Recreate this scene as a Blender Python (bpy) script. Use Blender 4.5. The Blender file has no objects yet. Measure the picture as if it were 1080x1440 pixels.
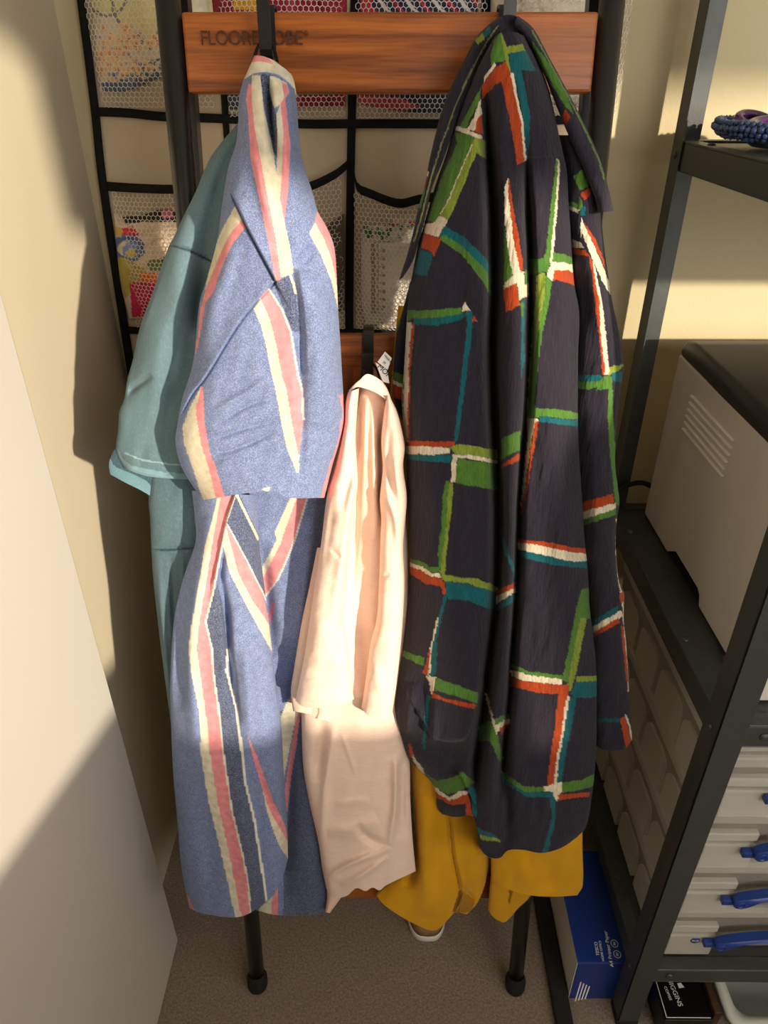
import bpy, bmesh, math, random
import numpy as np
from mathutils import Vector, Matrix

# ------------------------------------------------------------------ camera, light, exposure
F, H = 1015.0, 1.42                      # focal length in pixels of the 1080x1440 frame, camera height (m)
TH = math.atan(620.0 / F)                # downward pitch
PSI = 0.0067                             # small yaw
ST, CT = math.sin(TH), math.cos(TH)
SC = bpy.context.scene
COL = SC.collection
cam_d = bpy.data.cameras.new('camera'); cam = bpy.data.objects.new('camera', cam_d); COL.objects.link(cam)
cam_d.sensor_fit = 'HORIZONTAL'; cam_d.sensor_width = 36.0; cam_d.lens = 36.0 * F / 1080.0
cam_d.clip_start = 0.02
cam.location = (0, 0, H); cam.rotation_euler = (math.pi / 2 - TH, 0, PSI)
SC.camera = cam
SC.view_settings.view_transform = 'Standard'; SC.view_settings.look = 'None'
SC.view_settings.gamma = 1.0; SC.view_settings.use_curve_mapping = False
SC.view_settings.exposure = 0.0

world = bpy.data.worlds.new('world'); SC.world = world; world.use_nodes = True
world.node_tree.nodes['Background'].inputs[0].default_value = (1.0, 0.96, 0.90, 1)
world.node_tree.nodes['Background'].inputs[1].default_value = 3.0

SUN_DIR = Vector((-0.80, 1.0, -0.30)).normalized()
sun_d = bpy.data.lights.new('sun', 'SUN'); sun = bpy.data.objects.new('sun', sun_d); COL.objects.link(sun)
sun_d.energy = 5.8; sun_d.color = (1.0, 0.86, 0.66); sun_d.angle = math.radians(1.3)
sun.location = (3, -3, 3); sun.rotation_euler = SUN_DIR.to_track_quat('-Z', 'Y').to_euler()

WIN = (0.45, 2.75, 1.09, 2.12)           # window opening in the rear wall: x0, x1, z0, z1
YR = -1.0                                # rear wall (behind the camera)
win_d = bpy.data.lights.new('window_daylight', 'AREA'); win_l = bpy.data.objects.new('window_daylight', win_d); COL.objects.link(win_l)
win_d.shape = 'RECTANGLE'; win_d.size = WIN[1] - WIN[0]; win_d.size_y = WIN[3] - WIN[2]
win_d.energy = 31.0; win_d.color = (1.0, 0.95, 0.88)
win_l.location = ((WIN[0] + WIN[1]) / 2, YR + 0.01, (WIN[2] + WIN[3]) / 2)
win_l.rotation_euler = Vector((0, 1, 0)).to_track_quat('-Z', 'Z').to_euler()

# ------------------------------------------------------------------ helpers
def lin(c):
    out = []
    for v in c[:3]:
        v = v / 255.0
        out.append(v / 12.92 if v <= 0.04045 else ((v + 0.055) / 1.055) ** 2.4)
    return tuple(out) + (c[3] if len(c) > 3 else 1.0,)

def P(s):
    return [tuple(float(a) for a in q.split(',')) for q in s.split()]

def ray(px, py):
    u = (np.asarray(px, float) - 540.0) / F; v = (np.asarray(py, float) - 720.0) / F
    x = u; y = CT - v * ST; z = -(ST + v * CT)
    c, s = math.cos(PSI), math.sin(PSI)
    return x * c - y * s, x * s + y * c, z

def at(px, py, D):                       # point seen at a pixel, at distance D in front of the camera
    x, y, z = ray(px, py); s = D / y
    return np.stack([x * s, y * s, H + z * s], -1)

def onx(px, py, X):                      # point seen at a pixel, on the plane x = X
    x, y, z = ray(px, py); s = X / x
    return np.stack([x * s, y * s, H + z * s], -1)

def onz(px, py, Z):
    x, y, z = ray(px, py); s = (Z - H) / z
    return np.stack([x * s, y * s, H + z * s], -1)

LA, LB = 0.667, 0.167                    # the rack's leaning front frame: y = LA + LB * z
def lean(px, py, off=0.0):
    x, y, z = ray(px, py); s = (LA + LB * H - off) / (y - LB * z)
    return np.stack([x * s, y * s, H + z * s], -1)

WL = {}                                  # world offset of each object's origin
def link(o, parent=None, base=(0, 0, 0)):
    COL.objects.link(o)
    if parent is not None:
        o.parent = parent; WL[o.name] = WL[parent.name]
    else:
        o.location = base; WL[o.name] = Vector(base)
    return o

def tag(o, label, cat, group=None):
    o['label'] = label; o['category'] = cat
    if group: o['group'] = group
    return o

def thing(name, label, cat, base=(0, 0, 0), group=None):
    o = bpy.data.objects.new(name, None); o.empty_display_size = 0.05
    link(o, None, tuple(float(b) for b in base))
    return tag(o, label, cat, group)

def mesh_obj(name, verts, faces, mat, parent=None, base=None, smooth=True, colors=None):
    V = np.asarray(verts, float).reshape(-1, 3)
    if parent is not None: b = np.array(WL[parent.name])
    elif base is not None: b = np.array(base, float)
    else: b = np.zeros(3)
    V = V - b
    me = bpy.data.meshes.new(name)
    if isinstance(faces, np.ndarray):
        nf, k = faces.shape
        me.vertices.add(len(V)); me.vertices.foreach_set('co', V.astype(np.float32).ravel())
        me.loops.add(nf * k); me.loops.foreach_set('vertex_index', faces.astype(np.int32).ravel())
        me.polygons.add(nf); me.polygons.foreach_set('loop_start', np.arange(0, nf * k, k, dtype=np.int32))
        me.update(calc_edges=True); me.validate()
    else:
        me.from_pydata([tuple(v) for v in V], [], faces); me.update()
    me.polygons.foreach_set('use_smooth', np.full(len(me.polygons), smooth, bool))
    if colors is not None:
        at_ = me.color_attributes.new('Col', 'FLOAT_COLOR', 'POINT')
        at_.data.foreach_set('color', np.asarray(colors, np.float32).ravel())
    if mat is not None: me.materials.append(mat)
    o = bpy.data.objects.new(name, me)
    return link(o, parent, tuple(b) if parent is None else (0, 0, 0))

def struct(o, label=None):
    o['kind'] = 'structure'
    if label: o['label'] = label
    return o

def bm_obj(name, bm, mat, parent=None, base=None, smooth=False):
    bmesh.ops.recalc_face_normals(bm, faces=bm.faces)
    bm.verts.index_update()
    V = [tuple(v.co) for v in bm.verts]; Fc = [[v.index for v in f.verts] for f in bm.faces]
    bm.free()
    return mesh_obj(name, V, Fc, mat, parent, base, smooth)

def bm_box(bm, lo, hi, bevel=0.0, seg=2, M=None):
    r = bmesh.ops.create_cube(bm, size=1.0)
    vs = r['verts']
    for v in vs:
        v.co = Vector((lo[0] + (v.co.x + .5) * (hi[0] - lo[0]), lo[1] + (v.co.y + .5) * (hi[1] - lo[1]), lo[2] + (v.co.z + .5) * (hi[2] - lo[2])))
    if bevel > 0:
        es = list({e for v in vs for e in v.link_edges})
        g = bmesh.ops.bevel(bm, geom=es, offset=bevel, segments=seg, affect='EDGES', profile=0.5)
        vs = list({v for f in g['faces'] for v in f.verts} | {v for v in vs if v.is_valid})
    if M is not None:
        for v in vs: v.co = M @ v.co
    return vs

def box(name, lo, hi, mat, parent=None, base=None, bevel=0.0, seg=2, M=None, smooth=False):
    bm = bmesh.new(); bm_box(bm, lo, hi, bevel, seg, M)
    if parent is None and base is None:
        base = ((lo[0] + hi[0]) / 2, (lo[1] + hi[1]) / 2, lo[2])
    return bm_obj(name, bm, mat, parent, base, smooth)

def frames(pts):
    pts = [Vector(p) for p in pts]; n = len(pts); T = []
    for i in range(n):
        a = pts[max(i - 1, 0)]; b = pts[min(i + 1, n - 1)]
        T.append((b - a).normalized())
    up = Vector((0, 0, 1)) if abs(T[0].z) < 0.9 else Vector((1, 0, 0))
    N = (up - T[0] * up.dot(T[0])).normalized(); out = []
    for i in range(n):
        N = (N - T[i] * N.dot(T[i])).normalized()
        out.append((pts[i], T[i], N, T[i].cross(N)))
    return out

def sweep(pts, section, caps=True, radii=None):
    """section: list of (a, b) along the frame's two normals"""
    V, Fc = [], []; k = len(section); fr = frames(pts)
    for i, (p, t, n, b) in enumerate(fr):
        r = 1.0 if radii is None else radii[i]
        for (a, c) in section: V.append(p + n * a * r + b * c * r)
    for i in range(len(fr) - 1):
        for j in range(k):
            Fc.append([i * k + j, i * k + (j + 1) % k, (i + 1) * k + (j + 1) % k, (i + 1) * k + j])
    if caps:
        Fc.append(list(range(k))[::-1]); Fc.append([(len(fr) - 1) * k + j for j in range(k)])
    return V, Fc

def circle(r, n=16): return [(r * math.cos(2 * math.pi * j / n), r * math.sin(2 * math.pi * j / n)) for j in range(n)]

def tube(name, pts, r, mat, parent=None, base=None, n=16, radii=None):
    V, Fc = sweep(pts, circle(r, n), True, radii)
    o = mesh_obj(name, [tuple(v) for v in V], Fc, mat, parent, base if (base is not None or parent is not None) else tuple(pts[0]))
    return o

def lathe(name, prof, center, mat, parent=None, base=None, n=32, axis=None):
    V, Fc = [], []; m = len(prof)
    for j in range(n):
        a = 2 * math.pi * j / n
        for (r, z) in prof: V.append(Vector((r * math.cos(a), r * math.sin(a), z)))
    for j in range(n):
        for i in range(m - 1):
            Fc.append([j * m + i, ((j + 1) % n) * m + i, ((j + 1) % n) * m + i + 1, j * m + i + 1])
    if axis is not None:
        q = Vector((0, 0, 1)).rotation_difference(Vector(axis)); V = [q @ v for v in V]
    V = [tuple(v + Vector(center)) for v in V]
    return mesh_obj(name, V, Fc, mat, parent, base if base is not None or parent is not None else center)

def smooth_poly(pts, n, sm=True):
    p = np.array(pts, float)
    if len(p) > 2 and sm:
        q = [p[0]]
        ext = np.vstack([2 * p[0] - p[1], p, 2 * p[-1] - p[-2]])
        for i in range(1, len(ext) - 2):
            p0, p1, p2, p3 = ext[i - 1:i + 3]
            for t in np.linspace(0, 1, 9)[1:]:
                q.append(0.5 * ((2 * p1) + (-p0 + p2) * t + (2 * p0 - 5 * p1 + 4 * p2 - p3) * t * t + (-p0 + 3 * p1 - 3 * p2 + p3) * t ** 3))
        p = np.array(q)
    d = np.r_[0, np.cumsum(np.hypot(*np.diff(p, axis=0).T))]
    s = np.linspace(0, d[-1], n)
    return np.stack([np.interp(s, d, p[:, k]) for k in range(p.shape[1])], -1)

_rs = {}
def vn(x, y, seed=0):                    # smooth value noise, -1..1
    if seed not in _rs: _rs[seed] = np.random.RandomState(seed).uniform(-1, 1, (128, 128))
    g = _rs[seed]
    xi = np.floor(x).astype(int); yi = np.floor(y).astype(int); fx = x - xi; fy = y - yi
    fx = fx * fx * (3 - 2 * fx); fy = fy * fy * (3 - 2 * fy)
    a = g[xi % 128, yi % 128]; b = g[(xi + 1) % 128, yi % 128]; c = g[xi % 128, (yi + 1) % 128]; d = g[(xi + 1) % 128, (yi + 1) % 128]
    return (a * (1 - fx) + b * fx) * (1 - fy) + (c * (1 - fx) + d * fx) * fy

def inpoly(X, Y, poly):
    p = np.array(poly); r = np.zeros(X.shape, bool)
    m = (X >= p[:, 0].min()) & (X <= p[:, 0].max()) & (Y >= p[:, 1].min()) & (Y <= p[:, 1].max())
    if not m.any(): return r
    x = X[m]; y = Y[m]; c = np.zeros(x.shape, bool); n = len(p)
    for i in range(n):
        x1, y1 = p[i]; x2, y2 = p[(i + 1) % n]
        if y1 == y2: continue
        k = ((y1 > y) != (y2 > y)) & (x < (x2 - x1) * (y - y1) / (y2 - y1) + x1)
        c ^= k
    r[m] = c
    return r

def pdist(X, Y, poly):
    """distance to polyline, side (+ on the left hand when looking along it in the picture)"""
    best = np.full(X.shape, 1e9); side = np.zeros(X.shape); frac = np.zeros(X.shape); ns = len(poly) - 1
    for i, (a, b) in enumerate(zip(poly[:-1], poly[1:])):
        ax, ay = a[:2]; dx, dy = b[0] - ax, b[1] - ay; L = dx * dx + dy * dy + 1e-9
        t = np.clip(((X - ax) * dx + (Y - ay) * dy) / L, 0, 1)
        ex, ey = X - (ax + t * dx), Y - (ay + t * dy); d = np.hypot(ex, ey)
        m = d < best; best[m] = d[m]; side[m] = np.sign(dy * ex - dx * ey)[m]; frac[m] = ((i + t) / ns)[m]
    return best, side, frac

def apply_folds(X, Y, folds):
    o = np.zeros(X.shape)
    for fd in folds:
        kind, poly, w, a = fd
        d, s, fr = pdist(X, Y, smooth_poly(poly, 24) if len(poly) > 2 else np.array(poly))
        if kind == 'r': o += a * np.exp(-(d / w) ** 2) * np.clip(np.minimum(fr, 1 - fr) / 0.3, 0, 1) ** .7                       # ridge / valley
        elif kind == 't': o += a * np.exp(-(d / w) ** 2) * np.clip((Y - poly[0][1]) / 130.0, 0, 1) * np.clip((poly[-1][1] - Y) / 60.0, 0, 1)   # valley fading at both ends
        elif kind == 'c': o += a * np.clip(1 - d / w, 0, 1)                  # crease
        elif kind == 'l': o += a * np.exp(-np.maximum(d, 0) / w) * (s > 0) * np.clip(d / 1.5, 0, 1)   # lip, left side proud
        elif kind == 'q': o += a * np.exp(-np.maximum(d, 0) / w) * (s < 0) * np.clip(d / 1.5, 0, 1)   # lip, right side proud
    return o

def band(Lp, Rp):
    return list(Lp) + list(Rp)[::-1]

def panel(name, left, right, mat, parent=None, top=None, bottom=None, off=0.05, bulge=0.05, back=0.03, folds=(), base_col=None,
          paint=(), rag=0.0, step=1.6, wr=0.002, wrs=(30, 90), seed=1, pw=2.4, pe=0.55, offv=None, place=lean, sm=True, vend=0.0, base=None, fn=None):
    """a hanging piece of cloth: front and back sheet over the outline given by its sides"""
    lp = np.array(left); rp = np.array(right)
    hgt = max(np.hypot(*np.diff(lp, axis=0).T).sum(), np.hypot(*np.diff(rp, axis=0).T).sum())
    wid = max(np.hypot(*(rp[0] - lp[0])), np.hypot(*(rp[-1] - lp[-1])), np.hypot(*(rp[len(rp) // 2] - lp[len(lp) // 2])))
    nu = max(6, int(wid / step)); nv = max(6, int(hgt / step)); nu += (-nu) % 3; nv += (-nv) % 3
    Lc = smooth_poly(left, nv + 1, sm); Rc = smooth_poly(right, nv + 1, sm)
    Tc = smooth_poly([left[0]] + list(top or []) + [right[0]], nu + 1, sm)
    Bc = smooth_poly([left[-1]] + list(bottom or []) + [right[-1]], nu + 1, sm)
    u = np.linspace(0, 1, nu + 1)[None, :, None]; v = np.linspace(0, 1, nv + 1)[:, None, None]
    G = (1 - u) * Lc[:, None] + u * Rc[:, None] + (1 - v) * Tc[None] + v * Bc[None] \
        - ((1 - u) * (1 - v) * Lc[0] + u * (1 - v) * Rc[0] + (1 - u) * v * Lc[-1] + u * v * Rc[-1])
    X, Y = G[..., 0], G[..., 1]
    uu = np.broadcast_to(u[..., 0], X.shape); vv = np.broadcast_to(v[..., 0], X.shape)
    prof = (np.clip(1 - np.abs(2 * uu - 1) ** pw, 0, 1)) ** pe
    if vend > 0: prof = prof * np.clip(np.minimum(vv, 1 - vv) / vend, 0, 1) ** 0.5
    ob = off if offv is None else off + np.interp(vv, np.linspace(0, 1, len(offv)), offv)
    O = ob + bulge * prof
    edge = np.clip(np.minimum(uu, 1 - uu) * wid / 6.0, 0, 1)
    O = O + apply_folds(X, Y, folds) * edge
    if fn is not None: O = O + fn(X, Y) * edge
    O = O + wr * edge * (vn(X / wrs[0], Y / wrs[1], seed) + 0.5 * vn(X / wrs[0] * 2.3 + Y / 60, Y / wrs[1] * 2.1, seed + 1))
    W = place(X, Y, O).reshape(-1, 3)
    n1 = nu + 1
    idx = np.arange((nv + 1) * n1).reshape(nv + 1, n1)
    q = np.stack([idx[:-1, :-1], idx[1:, :-1], idx[1:, 1:], idx[:-1, 1:]], -1).reshape(-1, 4)
    # back sheet, coarser
    Xb, Yb = X[::3, ::3], Y[::3, ::3]; pb = prof[::3, ::3]
    obb = ob if np.isscalar(ob) else ob[::3, ::3]
    Ob = obb - back * pb; Eb = O[::3, ::3]
    rim = np.zeros(Xb.shape, bool); rim[0] = rim[-1] = True; rim[:, 0] = rim[:, -1] = True
    Ob = np.where(rim, Eb, np.minimum(Ob, Eb - 0.002))
    Wb = place(Xb, Yb, Ob).reshape(-1, 3)
    ib = np.arange(Xb.size).reshape(Xb.shape) + len(W)
    qb = np.stack([ib[:-1, :-1], ib[:-1, 1:], ib[1:, 1:], ib[1:, :-1]], -1).reshape(-1, 4)
    # colours
    def colour(Xc, Yc):
        C = np.empty(Xc.shape + (4,)); C[...] = lin(base_col)
        Xr, Yr = Xc, Yc
        if rag > 0:
            Xr = Xc + rag * (vn(Xc / 5, Yc / 5, 11) + 0.7 * vn(Xc / 2.2, Yc / 2.2, 12)); Yr = Yc + rag * (vn(Xc / 5, Yc / 5, 13) + 0.7 * vn(Xc / 2.2, Yc / 2.2, 14))
        for (poly, c) in paint:
            C[inpoly(Xr, Yr, poly)] = lin(c)
        return C.reshape(-1, 4)
    Ca = None
    if base_col is not None: Ca = np.vstack([colour(X, Y), colour(Xb, Yb)])
    return mesh_obj(name, np.vstack([W, Wb]), np.vstack([q, qb]), mat, parent, base, True, Ca)

# ------------------------------------------------------------------ materials
MATS = {}
def nmat(name):
    m = bpy.data.materials.new(name); m.use_nodes = True
    nt = m.node_tree; b = nt.nodes['Principled BSDF']
    MATS[name] = m
    return m, nt, b

def nd(nt, t, **kw):
    n = nt.nodes.new(t)
    for k, v in kw.items():
        if k in n.inputs: n.inputs[k].default_value = v
        else: setattr(n, k, v)
    return n

def plain(name, col, rough=0.5, metal=0.0, spec=0.5, nscale=0, namp=0.15, bump=0.0, bscale=400, stretch=None, alpha=1.0, coat=0.0, detail=3.0):
    m, nt, b = nmat(name)
    b.inputs['Roughness'].default_value = rough; b.inputs['Metallic'].default_value = metal
    b.inputs['Specular IOR Level'].default_value = spec
    b.inputs['Base Color'].default_value = lin(col)
    if coat: b.inputs['Coat Weight'].default_value = coat; b.inputs['Coat Roughness'].default_value = 0.15
    tc = nd(nt, 'ShaderNodeTexCoord'); src = tc.outputs['Object']
    if stretch:
        mp = nd(nt, 'ShaderNodeMapping'); mp.inputs['Scale'].default_value = stretch
        nt.links.new(src, mp.inputs[0]); src = mp.outputs[0]
    if nscale:
        n = nd(nt, 'ShaderNodeTexNoise', Scale=nscale, Detail=detail); nt.links.new(src, n.inputs['Vector'])
        mx = nd(nt, 'ShaderNodeMix', data_type='RGBA', blend_type='MIX')
        c = lin(col)
        mx.inputs[6].default_value = tuple(max(0, v * (1 - namp)) for v in c[:3]) + (1,)
        mx.inputs[7].default_value = tuple(min(1, v * (1 + namp)) for v in c[:3]) + (1,)
        rp = nd(nt, 'ShaderNodeMapRange'); rp.inputs[1].default_value = 0.3; rp.inputs[2].default_value = 0.7
        nt.links.new(n.outputs['Fac'], rp.inputs[0]); nt.links.new(rp.outputs[0], mx.inputs[0]); nt.links.new(mx.outputs[2], b.inputs['Base Color'])
    if bump:
        n = nd(nt, 'ShaderNodeTexNoise', Scale=bscale, Detail=2.0); nt.links.new(src, n.inputs['Vector'])
        bp = nd(nt, 'ShaderNodeBump', Strength=bump, Distance=0.002); nt.links.new(n.outputs['Fac'], bp.inputs['Height']); nt.links.new(bp.outputs[0], b.inputs['Normal'])
    if alpha < 1: b.inputs['Alpha'].default_value = alpha
    return m

def cloth(name, fleck=0.0, fscale=700, var=0.12, vscale=25, bump=0.25, bscale=900, rough=0.9, fleck_col=(235, 240, 250), stretch=(1, 1, 1), fleck_thr=(0.5, 0.68), crinkle=0.0):
    m, nt, b = nmat(name)
    b.inputs['Roughness'].default_value = rough; b.inputs['Specular IOR Level'].default_value = 0.15
    b.inputs['Sheen Weight'].default_value = 0.08; b.inputs['Sheen Roughness'].default_value = 0.6
    at_ = nd(nt, 'ShaderNodeAttribute', attribute_name='Col'); colr = at_.outputs['Color']
    tc = nd(nt, 'ShaderNodeTexCoord'); mp = nd(nt, 'ShaderNodeMapping'); mp.inputs['Scale'].default_value = stretch
    nt.links.new(tc.outputs['Object'], mp.inputs[0]); src = mp.outputs[0]
    if var:
        n = nd(nt, 'ShaderNodeTexNoise', Scale=vscale, Detail=6.0); nt.links.new(src, n.inputs['Vector'])
        rp = nd(nt, 'ShaderNodeMapRange'); rp.inputs[1].default_value = 0.3; rp.inputs[2].default_value = 0.7; rp.inputs[3].default_value = 1 - var; rp.inputs[4].default_value = 1 + var
        nt.links.new(n.outputs['Fac'], rp.inputs[0])
        vm = nd(nt, 'ShaderNodeVectorMath', operation='MULTIPLY'); nt.links.new(colr, vm.inputs[0]); nt.links.new(rp.outputs[0], vm.inputs[1]); colr = vm.outputs[0]
    if fleck:
        n = nd(nt, 'ShaderNodeTexNoise', Scale=fscale, Detail=2.0); nt.links.new(src, n.inputs['Vector'])
        rp = nd(nt, 'ShaderNodeMapRange'); rp.inputs[1].default_value = fleck_thr[0]; rp.inputs[2].default_value = fleck_thr[1]; rp.inputs[4].default_value = fleck
        nt.links.new(n.outputs['Fac'], rp.inputs[0])
        ml = nd(nt, 'ShaderNodeMath', operation='MULTIPLY'); nt.links.new(rp.outputs[0], ml.inputs[0]); nt.links.new(at_.outputs['Alpha'], ml.inputs[1])
        mx = nd(nt, 'ShaderNodeMix', data_type='RGBA'); nt.links.new(ml.outputs[0], mx.inputs[0]); nt.links.new(colr, mx.inputs[6]); mx.inputs[7].default_value = lin(fleck_col)
        colr = mx.outputs[2]
    nt.links.new(colr, b.inputs['Base Color'])
    n = nd(nt, 'ShaderNodeTexNoise', Scale=bscale, Detail=2.0); nt.links.new(src, n.inputs['Vector'])
    h = n.outputs['Fac']
    if crinkle:
        mp2 = nd(nt, 'ShaderNodeMapping'); mp2.inputs['Scale'].default_value = (1, 1, 0.12); nt.links.new(tc.outputs['Object'], mp2.inputs[0])
        n2 = nd(nt, 'ShaderNodeTexNoise', Scale=260.0, Detail=2.0); nt.links.new(mp2.outputs[0], n2.inputs['Vector'])
        ad = nd(nt, 'ShaderNodeMath', operation='MULTIPLY_ADD'); ad.inputs[1].default_value = crinkle
        nt.links.new(n2.outputs['Fac'], ad.inputs[0]); nt.links.new(h, ad.inputs[2]); h = ad.outputs[0]
    bp = nd(nt, 'ShaderNodeBump', Strength=bump, Distance=0.0012); nt.links.new(h, bp.inputs['Height']); nt.links.new(bp.outputs[0], b.inputs['Normal'])
    return m

def wood(name, c1, c2, rough=0.35):
    m, nt, b = nmat(name)
    tc = nd(nt, 'ShaderNodeTexCoord'); mp = nd(nt, 'ShaderNodeMapping'); mp.inputs['Scale'].default_value = (1.6, 34.0, 34.0); nt.links.new(tc.outputs['Object'], mp.inputs[0])
    n = nd(nt, 'ShaderNodeTexNoise', Scale=2.2, Detail=8.0, Distortion=0.5); nt.links.new(mp.outputs[0], n.inputs['Vector'])
    n2 = nd(nt, 'ShaderNodeTexNoise', Scale=14.0, Detail=5.0); nt.links.new(mp.outputs[0], n2.inputs['Vector'])
    ad = nd(nt, 'ShaderNodeMath', operation='MULTIPLY_ADD'); ad.inputs[1].default_value = 0.45; nt.links.new(n2.outputs['Fac'], ad.inputs[0]); nt.links.new(n.outputs['Fac'], ad.inputs[2])
    cr = nd(nt, 'ShaderNodeValToRGB'); cr.color_ramp.elements[0].position = 0.5; cr.color_ramp.elements[0].color = lin(c1); cr.color_ramp.elements[1].position = 0.95; cr.color_ramp.elements[1].color = lin(c2)
    nt.links.new(ad.outputs[0], cr.inputs[0]); nt.links.new(cr.outputs[0], b.inputs['Base Color'])
    b.inputs['Roughness'].default_value = rough
    bp = nd(nt, 'ShaderNodeBump', Strength=0.12, Distance=0.001); nt.links.new(ad.outputs[0], bp.inputs['Height']); nt.links.new(bp.outputs[0], b.inputs['Normal'])
    return m

M_wall = plain('wall_paint', (200, 187, 153), 0.75, spec=0.2, nscale=3, namp=0.03, bump=0.18, bscale=160)
M_wall_l = plain('wall_paint_left', (200, 189, 166), 0.6, spec=0.3, nscale=2, namp=0.02, bump=0.03, bscale=60)
M_panel = plain('panel_paint', (204, 198, 189), 0.45, spec=0.4, nscale=2, namp=0.015)
M_ceil = plain('ceiling_paint', (235, 232, 225), 0.8, spec=0.1, nscale=2, namp=0.02)
M_carpet = plain('carpet', (134, 120, 106), 1.0, spec=0.05, nscale=260, namp=0.3, bump=1.0, bscale=210, detail=4)
M_steel = plain('hammered_steel', (70, 73, 71), 0.42, 0.35, 0.5, nscale=60, namp=0.08, bump=0.12, bscale=900)
M_black = plain('black_metal', (26, 25, 25), 0.28, 0.0, 0.5, nscale=40, namp=0.1)
M_rubber = plain('black_rubber', (30, 29, 28), 0.7, spec=0.3, nscale=80, namp=0.15)
M_strap = plain('black_webbing', (24, 24, 25), 0.85, spec=0.2, nscale=300, namp=0.25, bump=0.4, bscale=900)
M_back = plain('organiser_fabric', (196, 180, 156), 0.9, spec=0.1, nscale=8, namp=0.05, bump=0.3, bscale=900)
M_net = plain('white_netting', (246, 242, 234), 0.7, spec=0.3, nscale=30, namp=0.05)
M_wood = wood('stained_wood', (104, 48, 14), (190, 106, 38))
M_ink = plain('burnt_lettering', (78, 36, 14), 0.6, nscale=50, namp=0.1)
M_printer = plain('printer_white', (216, 209, 200), 0.5, spec=0.35, nscale=3, namp=0.01)
M_printer_b = plain('printer_black', (38, 38, 37), 0.42, nscale=200, namp=0.1, bump=0.15, bscale=1200)
M_hole = plain('dark_hole', (12, 12, 12), 0.8, nscale=20, namp=0.1)
M_bluep = plain('blue_plastic', (28, 58, 132), 0.35, nscale=20, namp=0.06)
M_paper = plain('white_card', (206, 203, 198), 0.8, nscale=30, namp=0.03)
M_bluebox = plain('blue_print_card', (22, 52, 130), 0.35, nscale=5, namp=0.18)
M_blackbox = plain('black_card', (14, 13, 13), 0.3, nscale=30, namp=0.1)
M_white = plain('white_ink', (225, 225, 222), 0.6, nscale=60, namp=0.04)
M_lilac = plain('lilac_plastic', (196, 184, 204), 0.4, nscale=10, namp=0.04)
M_bead = plain('blue_beads', (62, 88, 136), 0.22, spec=0.6, nscale=60, namp=0.25, coat=0.3)
M_bowl = plain('grey_blue_glaze', (92, 106, 122), 0.3, nscale=20, namp=0.15)
M_purple = plain('purple_gloss', (84, 20, 112), 0.12, spec=0.7, nscale=15, namp=0.25, coat=0.5)
M_red = plain('red_gloss', (176, 30, 36), 0.25, nscale=20, namp=0.2)
M_gold = plain('gold_bead', (196, 140, 40), 0.3, 0.5, nscale=20, namp=0.15)
M_tan = plain('tan_suede', (150, 118, 86), 0.9, spec=0.1, nscale=60, namp=0.12, bump=0.3, bscale=700)
M_vent = plain('vent_lit_white', (255, 253, 248), 0.4, nscale=10, namp=0.01)  # whiter than the body: light caught on the ribs is in the colour
M_blocker_cloth = plain('blocker_cloth', (214, 208, 196), 0.9, nscale=40, namp=0.05)  # for the added cloths that block the sun
M_blocker_dome = plain('blocker_weave', (150, 118, 78), 0.8, nscale=120, namp=0.3, bump=0.6, bscale=200)  # for the added dome that blocks the sun
M_sole = plain('white_sole', (222, 218, 208), 0.6, nscale=30, namp=0.04)
M_brownwood = wood('brown_wood', (44, 28, 12), (84, 56, 28), 0.6)
M_tub = plain('tub_plastic', (196, 204, 202), 0.3, nscale=8, namp=0.03, alpha=0.55)
M_tubrim = plain('tub_rim', (206, 208, 200), 0.35, nscale=8, namp=0.03)

def translucent_plastic(name, col, a):
    m, nt, b = nmat(name)
    b.inputs['Base Color'].default_value = lin(col); b.inputs['Roughness'].default_value = 0.35
    tc = nd(nt, 'ShaderNodeTexCoord'); n = nd(nt, 'ShaderNodeTexNoise', Scale=6.0, Detail=3.0); nt.links.new(tc.outputs['Object'], n.inputs['Vector'])
    rp = nd(nt, 'ShaderNodeMapRange'); rp.inputs[3].default_value = a - 0.03; rp.inputs[4].default_value = a + 0.03
    nt.links.new(n.outputs['Fac'], rp.inputs[0]); nt.links.new(rp.outputs[0], b.inputs['Alpha'])
    return m
M_clear = translucent_plastic('clear_polypropylene', (176, 170, 157), 0.5)
M_clear2 = translucent_plastic('frosted_edge', (222, 217, 204), 0.55)

M_chambray = cloth('striped_chambray', fleck=0.24, fscale=760, var=0.16, vscale=110, bump=0.25, fleck_thr=(0.42, 0.72))
M_denim = cloth('washed_denim', fleck=0.06, fscale=480, var=0.14, vscale=14, bump=0.3, stretch=(1, 1, 0.45), fleck_col=(190, 215, 220))
M_slub = cloth('slub_jersey', fleck=0.12, fscale=240, var=0.03, vscale=30, bump=0.5, bscale=220, stretch=(0.3, 0.3, 2.2), fleck_col=(255, 248, 238))
M_gauze = cloth('double_gauze', var=0.22, vscale=420, bump=0.8, bscale=500, crinkle=2.0, stretch=(1.0, 1.0, 0.18))
M_linen = cloth('mustard_linen', fleck=0.0, var=0.10, vscale=12, bump=0.2)
M_print = cloth('printed_cotton', fleck=0.08, var=0.10, vscale=20, bump=0.3)

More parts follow.
